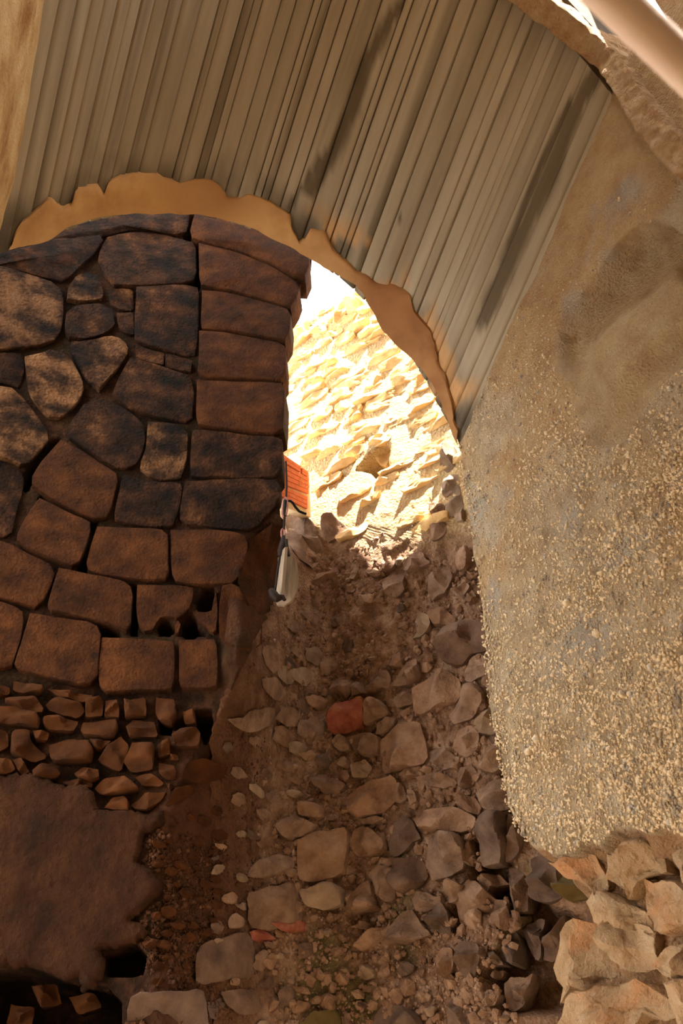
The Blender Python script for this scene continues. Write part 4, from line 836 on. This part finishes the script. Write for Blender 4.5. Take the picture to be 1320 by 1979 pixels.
# further small rubble between the large stones
polys = [np.array(p, float) for _, _, p in ST]; cents = np.array([p.mean(0) for p in polys]); rads = np.array([np.sqrt(np.ptp(p[:, 0]) * np.ptp(p[:, 1])) / 2 for p in polys]); nf = 0
for _ in range(6000):
    if nf >= 80: break
    u, v = rng.uniform(405, 1000), rng.uniform(1085, 1985)
    if u > polyat(FARE, v) + 10 or u < np.interp(v, [1085, 1250, 1400, 1500, 1985], [600, 530, 450, 415, 410]): continue
    r = rng.uniform(7, 19)
    if np.min(np.hypot(cents[:, 0] - u, cents[:, 1] - v) - rads) < r * 0.95: continue
    cents = np.vstack([cents, [u, v]]); rads = np.r_[rads, r]; nf += 1
    k = int(rng.integers(5, 8)); el = rng.uniform(0.55, 0.9); ta = -0.45 + rng.normal(0, 0.4)
    p = []
    for i in range(k):
        th = 2 * math.pi * (i + rng.uniform(-.25, .25)) / k; x, y = r * rng.uniform(.85, 1.25) * math.cos(th), r * el * rng.uniform(.8, 1.2) * math.sin(th)
        p.append((u + x * math.cos(ta) - y * math.sin(ta), v + x * math.sin(ta) + y * math.cos(ta)))
    ind = 0.13 * float(sstep(-10, 30, sdist(u, v, DARKG)))
    stone('rubble_stone', p, lambda u, v, off=0, i=ind: surf_mix(u, v, off - i), rng.uniform(0.03, 0.085), 0.12, MT[str(rng.choice(['rock', 'rock', 'rock_dark', 'rock_grey']))], wall_back, gap=0, facets=3, rough=1.3)
print('filled', nf)
LB = [(.09, [(373, 1870), (378, 1835), (385, 1820), (420, 1815), (470, 1800), (485, 1805), (487, 1870), (480, 1890), (440, 1890), (375, 1900)]), (.12, [(242, 1950), (250, 1920), (365, 1915), (395, 1912), (400, 1950), (398, 2010), (240, 2015)]),
      (.09, [(422, 1915), (450, 1910), (490, 1910), (497, 1940), (490, 1955), (460, 1960), (440, 1945)]), (.05, [(400, 1935), (420, 1935), (415, 1970), (402, 1965)]), (.04, [(325, 1900), (335, 1888), (340, 1895), (334, 1902)])]
cl, rl, nf = [(0, 0)], [0], 0
for _ in range(3000):
    if nf >= 45: break
    u, v = rng.uniform(285, 425), rng.uniform(1560, 1905); r = rng.uniform(6, 15)
    if float(sdist(u, v, PLASTER)) > -10 or max(float(sdist(u, v, q)) for q in VOIDS) > -8 or any(float(sdist(u, v, q)) > -r for _, q in LB) or min(math.hypot(u - a, v - b) - rr_ for (a, b), rr_ in zip(cl, rl)) < r: continue
    cl.append((u, v)); rl.append(r); nf += 1
    p = [(u + r * 1.2 * rng.uniform(.8, 1.2) * math.cos(t_), v + r * 0.75 * rng.uniform(.8, 1.2) * math.sin(t_)) for t_ in np.linspace(0, 2 * math.pi, 7)[:-1] + rng.uniform(0, 1)]
    stone('rubble_stone', p, surf_left, rng.uniform(0.03, 0.07), 0.12, MT['rubble_l'], wall_left, gap=0, facets=3, rough=1.3)
for hh, p in LB: stone('rubble_stone', p, surf_left, hh, 0.16, MT['rock_dark'], wall_left, gap=0.6, facets=2, rough=1.2)

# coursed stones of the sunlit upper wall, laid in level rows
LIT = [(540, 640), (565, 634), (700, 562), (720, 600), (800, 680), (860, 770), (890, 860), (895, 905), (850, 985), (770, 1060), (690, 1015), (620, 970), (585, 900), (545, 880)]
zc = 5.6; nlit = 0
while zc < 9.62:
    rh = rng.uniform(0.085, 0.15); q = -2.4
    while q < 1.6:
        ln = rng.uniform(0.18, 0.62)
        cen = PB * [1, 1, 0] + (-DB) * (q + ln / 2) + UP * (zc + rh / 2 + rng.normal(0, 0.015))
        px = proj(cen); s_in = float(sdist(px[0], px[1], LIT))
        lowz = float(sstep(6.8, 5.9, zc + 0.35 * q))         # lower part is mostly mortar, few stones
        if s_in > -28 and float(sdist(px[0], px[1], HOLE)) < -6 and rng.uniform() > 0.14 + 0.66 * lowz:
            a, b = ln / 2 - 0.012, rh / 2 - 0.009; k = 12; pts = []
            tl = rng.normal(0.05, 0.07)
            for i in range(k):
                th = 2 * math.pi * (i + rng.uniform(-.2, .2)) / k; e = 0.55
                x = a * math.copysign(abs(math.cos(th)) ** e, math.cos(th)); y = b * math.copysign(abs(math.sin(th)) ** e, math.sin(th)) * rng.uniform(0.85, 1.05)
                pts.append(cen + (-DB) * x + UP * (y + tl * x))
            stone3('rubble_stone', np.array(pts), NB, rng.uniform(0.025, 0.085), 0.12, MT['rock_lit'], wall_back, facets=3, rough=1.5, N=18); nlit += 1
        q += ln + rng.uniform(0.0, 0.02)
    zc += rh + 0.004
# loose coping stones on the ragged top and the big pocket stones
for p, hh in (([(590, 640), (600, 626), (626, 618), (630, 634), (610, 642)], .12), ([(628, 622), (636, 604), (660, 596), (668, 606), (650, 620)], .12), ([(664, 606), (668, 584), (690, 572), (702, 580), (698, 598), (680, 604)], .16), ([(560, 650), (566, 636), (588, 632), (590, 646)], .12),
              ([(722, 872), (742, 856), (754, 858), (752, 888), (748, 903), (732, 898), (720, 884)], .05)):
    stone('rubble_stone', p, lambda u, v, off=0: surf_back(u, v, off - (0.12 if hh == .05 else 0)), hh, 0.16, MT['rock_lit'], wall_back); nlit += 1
print('lit stones', nlit, 'traced', len(ST))
# gravel bedded in the mortar
K = 17000
uu = rng.uniform(400, 1080, K); vq = rng.uniform(995, 1985, K)
Pq = np.array([surf_mix(u, v)[0] for u, v in zip(uu, vq)]); Nq = np.array([surf_mix(u, v)[1] for u, v in zip(uu, vq)])
jl = np.interp(vq, [q[1] for q in JAMB], [q[0] for q in JAMB])
keep = (fbm(Pq, 2.4, 4, 48) > -0.02 - 0.25 * sstep(1500, 1800, vq)) & (uu < 1000) & (uu > np.where(vq < 1130, 600, jl + 6)) & (rng.uniform(0, 1, K) < 0.75) & (sdist(uu, vq, DARKG) < 0)
Pq = Pq[keep]; Nq = Nq[keep]; uu = uu[keep]; vq = vq[keep]
d = -0.035 + 0.06 * fbm(Pq, 2.6, 5, 41) + 0.06 * np.abs(fbm(Pq, 7.5, 4, 42)) + 0.026 * fbm(Pq, 26, 3, 43)
Gp, Gr = Pq + Nq * (d + 0.002)[:, None], np.exp(rng.normal(math.log(0.0078), 0.42, len(Pq))); _l = uu < 520 + 60 * fbm(Pq, 2, 2, 47)
pebbles('gravel', Gp[~_l], NB, Gr[~_l], MT['gravel'], wall_back, smooth=False, kind='stuff', label='gravel bedded in crumbling mortar')
pebbles('gravel', Gp[_l], NB, Gr[_l], MT['gravel_dark'], wall_back, smooth=False, kind='stuff', label='brown gravel bedded in earthy mortar')
# small broken chips, too many to pick apart, lying in the joints of the rubble
K = 1500
uu = rng.uniform(420, 1000, K); vq = rng.uniform(1080, 1985, K)
Pq = np.array([surf_mix(u, v)[0] for u, v in zip(uu, vq)]); keep = (sdist(uu, vq, DARKG) < 30) & (uu > np.where(vq < 1130, 605, 540 - 30 * sstep(1500, 1700, vq)))
Pq = Pq[keep]
pebbles('stone_chips', Pq + NB * (0.05 * fbm(Pq, 2.6, 5, 41) + 0.02 * np.abs(fbm(Pq, 7.5, 4, 42)) - 0.02)[:, None], NB, np.exp(rng.normal(math.log(0.026), 0.35, len(Pq))), MT['rock'], wall_back, smooth=False, kind='stuff', label='broken stone chips in the joints')

# ================================================================== THINGS
def px_at(u, v, y): r = ray(u, v); return CAM + r * (y / r[1])
def thing(name, label, cat, loc):
    o = bpy.data.objects.new(name, None); COL.objects.link(o); o.location = loc; o.empty_display_size = 0.1
    o['label'] = label; o['category'] = cat; return o
def part(name, V, Fc, m, parent, smooth=True, sharp=40, **props):
    base = np.array(parent.location) if parent.parent is None else np.array(parent.parent.location)
    return link(name, mesh_from(np.array(V) - base, Fc, smooth, sharp), parent, m, **props)
def plate(px, y0, thick, tw=0.0):
    """flat board from an outline, with real thickness in depth"""
    Q = [px_at(u, v, y0 + tw * (u - px[0][0])) for u, v in px]; n = len(Q); dv = np.array([0.0, thick, 0.0])
    V = Q + [q + dv for q in Q]
    return V, [tuple(range(n)), tuple(range(2 * n - 1, n - 1, -1))] + [(k, (k + 1) % n, n + (k + 1) % n, n + k) for k in range(n)]
# hanging pair of wooden boards on a strap
YJ = surf_left(548, 1000)[0][1] - 0.30
hang = thing('wooden_clapper', 'two weathered grey wooden boards hanging on a dark strap beside the masonry edge', 'clapper', px_at(548, 1168, YJ).tolist())
V, Fc = plate([(556, 1064), (566, 1072), (573, 1086), (576, 1104), (577, 1125), (573, 1145), (564, 1160), (550, 1169), (536, 1169), (532, 1160), (540, 1100), (548, 1066)], YJ, 0.022)
part('board', V, Fc, MT['wood'], hang, False)
Vq = [px_at(551, 1057, YJ - 0.10), px_at(556.5, 1057, YJ - 0.09), px_at(549, 1150, YJ - 0.09), px_at(543, 1150, YJ - 0.10), px_at(538, 1073, YJ + 0.02), px_at(543.5, 1073, YJ + 0.03), px_at(538, 1157, YJ + 0.03), px_at(532, 1156, YJ + 0.02)]
part('board', Vq, [(0, 1, 2, 3), (4, 7, 6, 5), (0, 4, 5, 1), (1, 5, 6, 2), (2, 6, 7, 3), (3, 7, 4, 0)], MT['wood'], hang, False)
V, Fc = tube([px_at(u, v, YJ - 0.02) for u, v in ((552.5, 892), (553.5, 915), (554, 940), (553, 962))], 0.008, 8); part('cord', V, Fc, MT['iron'], hang)
def oval(u0, v0, u1, v1, wpx, y, r):
    pts = []
    for k in range(20):
        a = 2 * math.pi * k / 20; cu, cv = (u0 + u1) / 2, (v0 + v1) / 2; L = math.hypot(u1 - u0, v1 - v0) / 2; du, dvv = (u1 - u0) / (2 * L), (v1 - v0) / (2 * L)
        pts.append(px_at(cu + math.cos(a) * L * du - math.sin(a) * wpx * dvv, cv + math.cos(a) * L * dvv + math.sin(a) * wpx * du, y))
    return tube(pts, r, 8, closed=True)
V, Fc = oval(552, 962, 549, 1000, 4.2, YJ - 0.03, 0.009); part('carabiner', V, Fc, MT['ring'], hang)
V, Fc = tube([px_at(u, v, YJ - 0.03) for u, v in ((551, 968), (550, 985), (549.5, 1004), (548.5, 1024))], [0.016, 0.014, 0.009, 0.009], 8); part('cord', V, Fc, MT['iron'], hang)
V, Fc = oval(546.5, 1022, 547.5, 1041, 3.4, YJ - 0.03, 0.007); part('ring', V, Fc, MT['ring'], hang)
V, Fc = tube([px_at(u, v, YJ - 0.03) for u, v in ((548, 1036), (547, 1046), (546, 1056), (544, 1066), (542, 1076))], [0.012, 0.020, 0.028, 0.030, 0.018], 10); part('strap', V, Fc, MT['iron'], hang)
V, Fc = tube([px_at(u, v, YJ - 0.06) for u, v in ((553, 1043), (554, 1052), (556, 1063), (558, 1074))], 0.011, 8); part('strap', V, Fc, MT['iron'], hang)
V, Fc = tube([px_at(u, v, YJ - 0.13) for u, v in ((541, 1076), (537, 1100), (534, 1125), (531, 1146))], 0.008, 8); part('strap', V, Fc, MT['iron'], hang)
V, Fc = tube([px_at(u, v, YJ - 0.12) for u, v in ((524, 1140), (530, 1152), (536, 1156), (542, 1154))], [0.022, 0.034, 0.030, 0.022], 10); part('strap', V, Fc, MT['iron'], hang)
V, Fc = tube([px_at(u, v, YJ - 0.12) for u, v in ((540, 1152), (546, 1154), (551, 1160))], [0.012, 0.018, 0.010], 8); part('strap', V, Fc, MT['iron'], hang)

# red hollow bricks in the jamb
PA = surf_left(540, 950)[0] + np.array([0, 0.34, 0]); PBk = surf_back(603, 950)[0]
bd = nrm((PBk - PA) * [1, 1, 0]); bn = np.array([bd[1], -bd[0], 0]); bn = bn if bn[1] < 0 else -bn
def on_b(u, v): return hit_plane(u, v, PA, bn)
bp = thing('brick_pillar', 'stub of red hollow bricks set in pale mortar behind the masonry edge', 'brick pillar', on_b(575, 990).tolist()); bp['kind'] = 'structure'
def slab(px, h, dpt):
    Q = [on_b(u, v) for u, v in px]; n = len(Q); V = [q + bn * h for q in Q] + [q - bn * dpt for q in Q]
    return V, [tuple(range(n)), tuple(range(2 * n - 1, n - 1, -1))] + [(k, (k + 1) % n, n + (k + 1) % n, n + k) for k in range(n)]
V, Fc = slab([(540, 872), (602, 914), (602, 1000), (540, 975)], -0.006, 0.10); part('mortar', V, Fc, MT['brick_mortar'], bp, False)
def courses(u0, va0, vb0, u1, va1, vb1, ng):
    o = []
    for k in range(ng):
        a, b = k / ng + 0.02, (k + 1) / ng - 0.02
        o.append([(u0, va0 + (vb0 - va0) * a), (u1, va1 + (vb1 - va1) * a), (u1, va1 + (vb1 - va1) * b), (u0, va0 + (vb0 - va0) * b)])
    return o
for (u0, a0, b0, u1, a1, b1, ng) in ((542, 876, 891, 579, 902, 913, 2), (582, 905, 915, 593, 912, 922, 2), (542, 894, 935, 594, 924, 955, 4), (542, 938, 960, 592, 960, 984, 3)):
    br = thing_b = None
    V, Fc = slab([(u0, a0), (u1, a1), (u1, b1), (u0, b0)], 0.004, 0.08); br = part('brick', V, Fc, MT['brick'], bp, False)
    for q in courses(u0, a0, b0, u1, a1, b1, ng):
        V, Fc = slab(q, 0.012, 0.0); part('rib', V, Fc, MT['brick'], br, False)
# black cable
V, Fc = tube([px_at(u, v, YJ + 0.1 + 0.004 * (u - 556)) for u, v in ((555, 968), (561, 968), (566, 972), (571, 980), (578, 988), (585, 991), (591, 993))], 0.010, 8)
base = px_at(591, 993, YJ + 0.24)
o = link('black_cable', mesh_from(np.array(V), Fc), None, MT['rubber'], label='short bent black cable end below the red bricks', category='cable')
# dry grass growing over the bricks
V, Fc = [], []
g0 = on_b(588, 945) + bn * 0.03
for k in range(14):
    b0 = on_b(rng.uniform(572, 596), rng.uniform(925, 950)) + bn * 0.015; tip = b0 + bd * rng.uniform(-0.10, 0.08) + UP * rng.uniform(0.03, 0.14) + bn * rng.uniform(0.01, 0.08)
    v_, f_ = tube([b0, (b0 + tip) / 2 + UP * 0.02, tip], [0.0022, 0.0018, 0.0008], 4); Fc += [tuple(x + len(V) for x in f) for f in f_]; V += v_
link('dry_grass', mesh_from(np.array(V), Fc), None, MT['straw'], label='wisps of dry straw grass over the red bricks', category='grass', kind='stuff')
# pale pole leaning close to the viewer, out of focus in the top right corner
def at_depth(u, v, dd): r = ray(u, v); return CAM + r * dd
D0 = 0.62; rad = 0.015
nx_, ny_ = nrm([180, -190]) * 1.0
offp = rad * F / D0
A0 = np.array([1130, 0]) + np.array([0.687, -0.727]) * offp; B0 = np.array([1320, 180]) + np.array([0.687, -0.727]) * offp
a3, b3 = at_depth(*A0, D0), at_depth(*B0, D0); dirp = nrm(b3 - a3)
kf = min((a3[2] - 0.0) / -dirp[2], 1.9)
pts = [a3 + dirp * s for s in np.linspace(-0.9, kf, 40)]
V, Fc = tube(pts, [rad * (1 + 0.03 * math.sin(7 * i)) for i in range(len(pts))], 24)
link('wooden_pole', mesh_from(np.array(V), Fc), None, MT['pole'], label='blurred pale wooden pole leaning across the top right corner', category='pole')
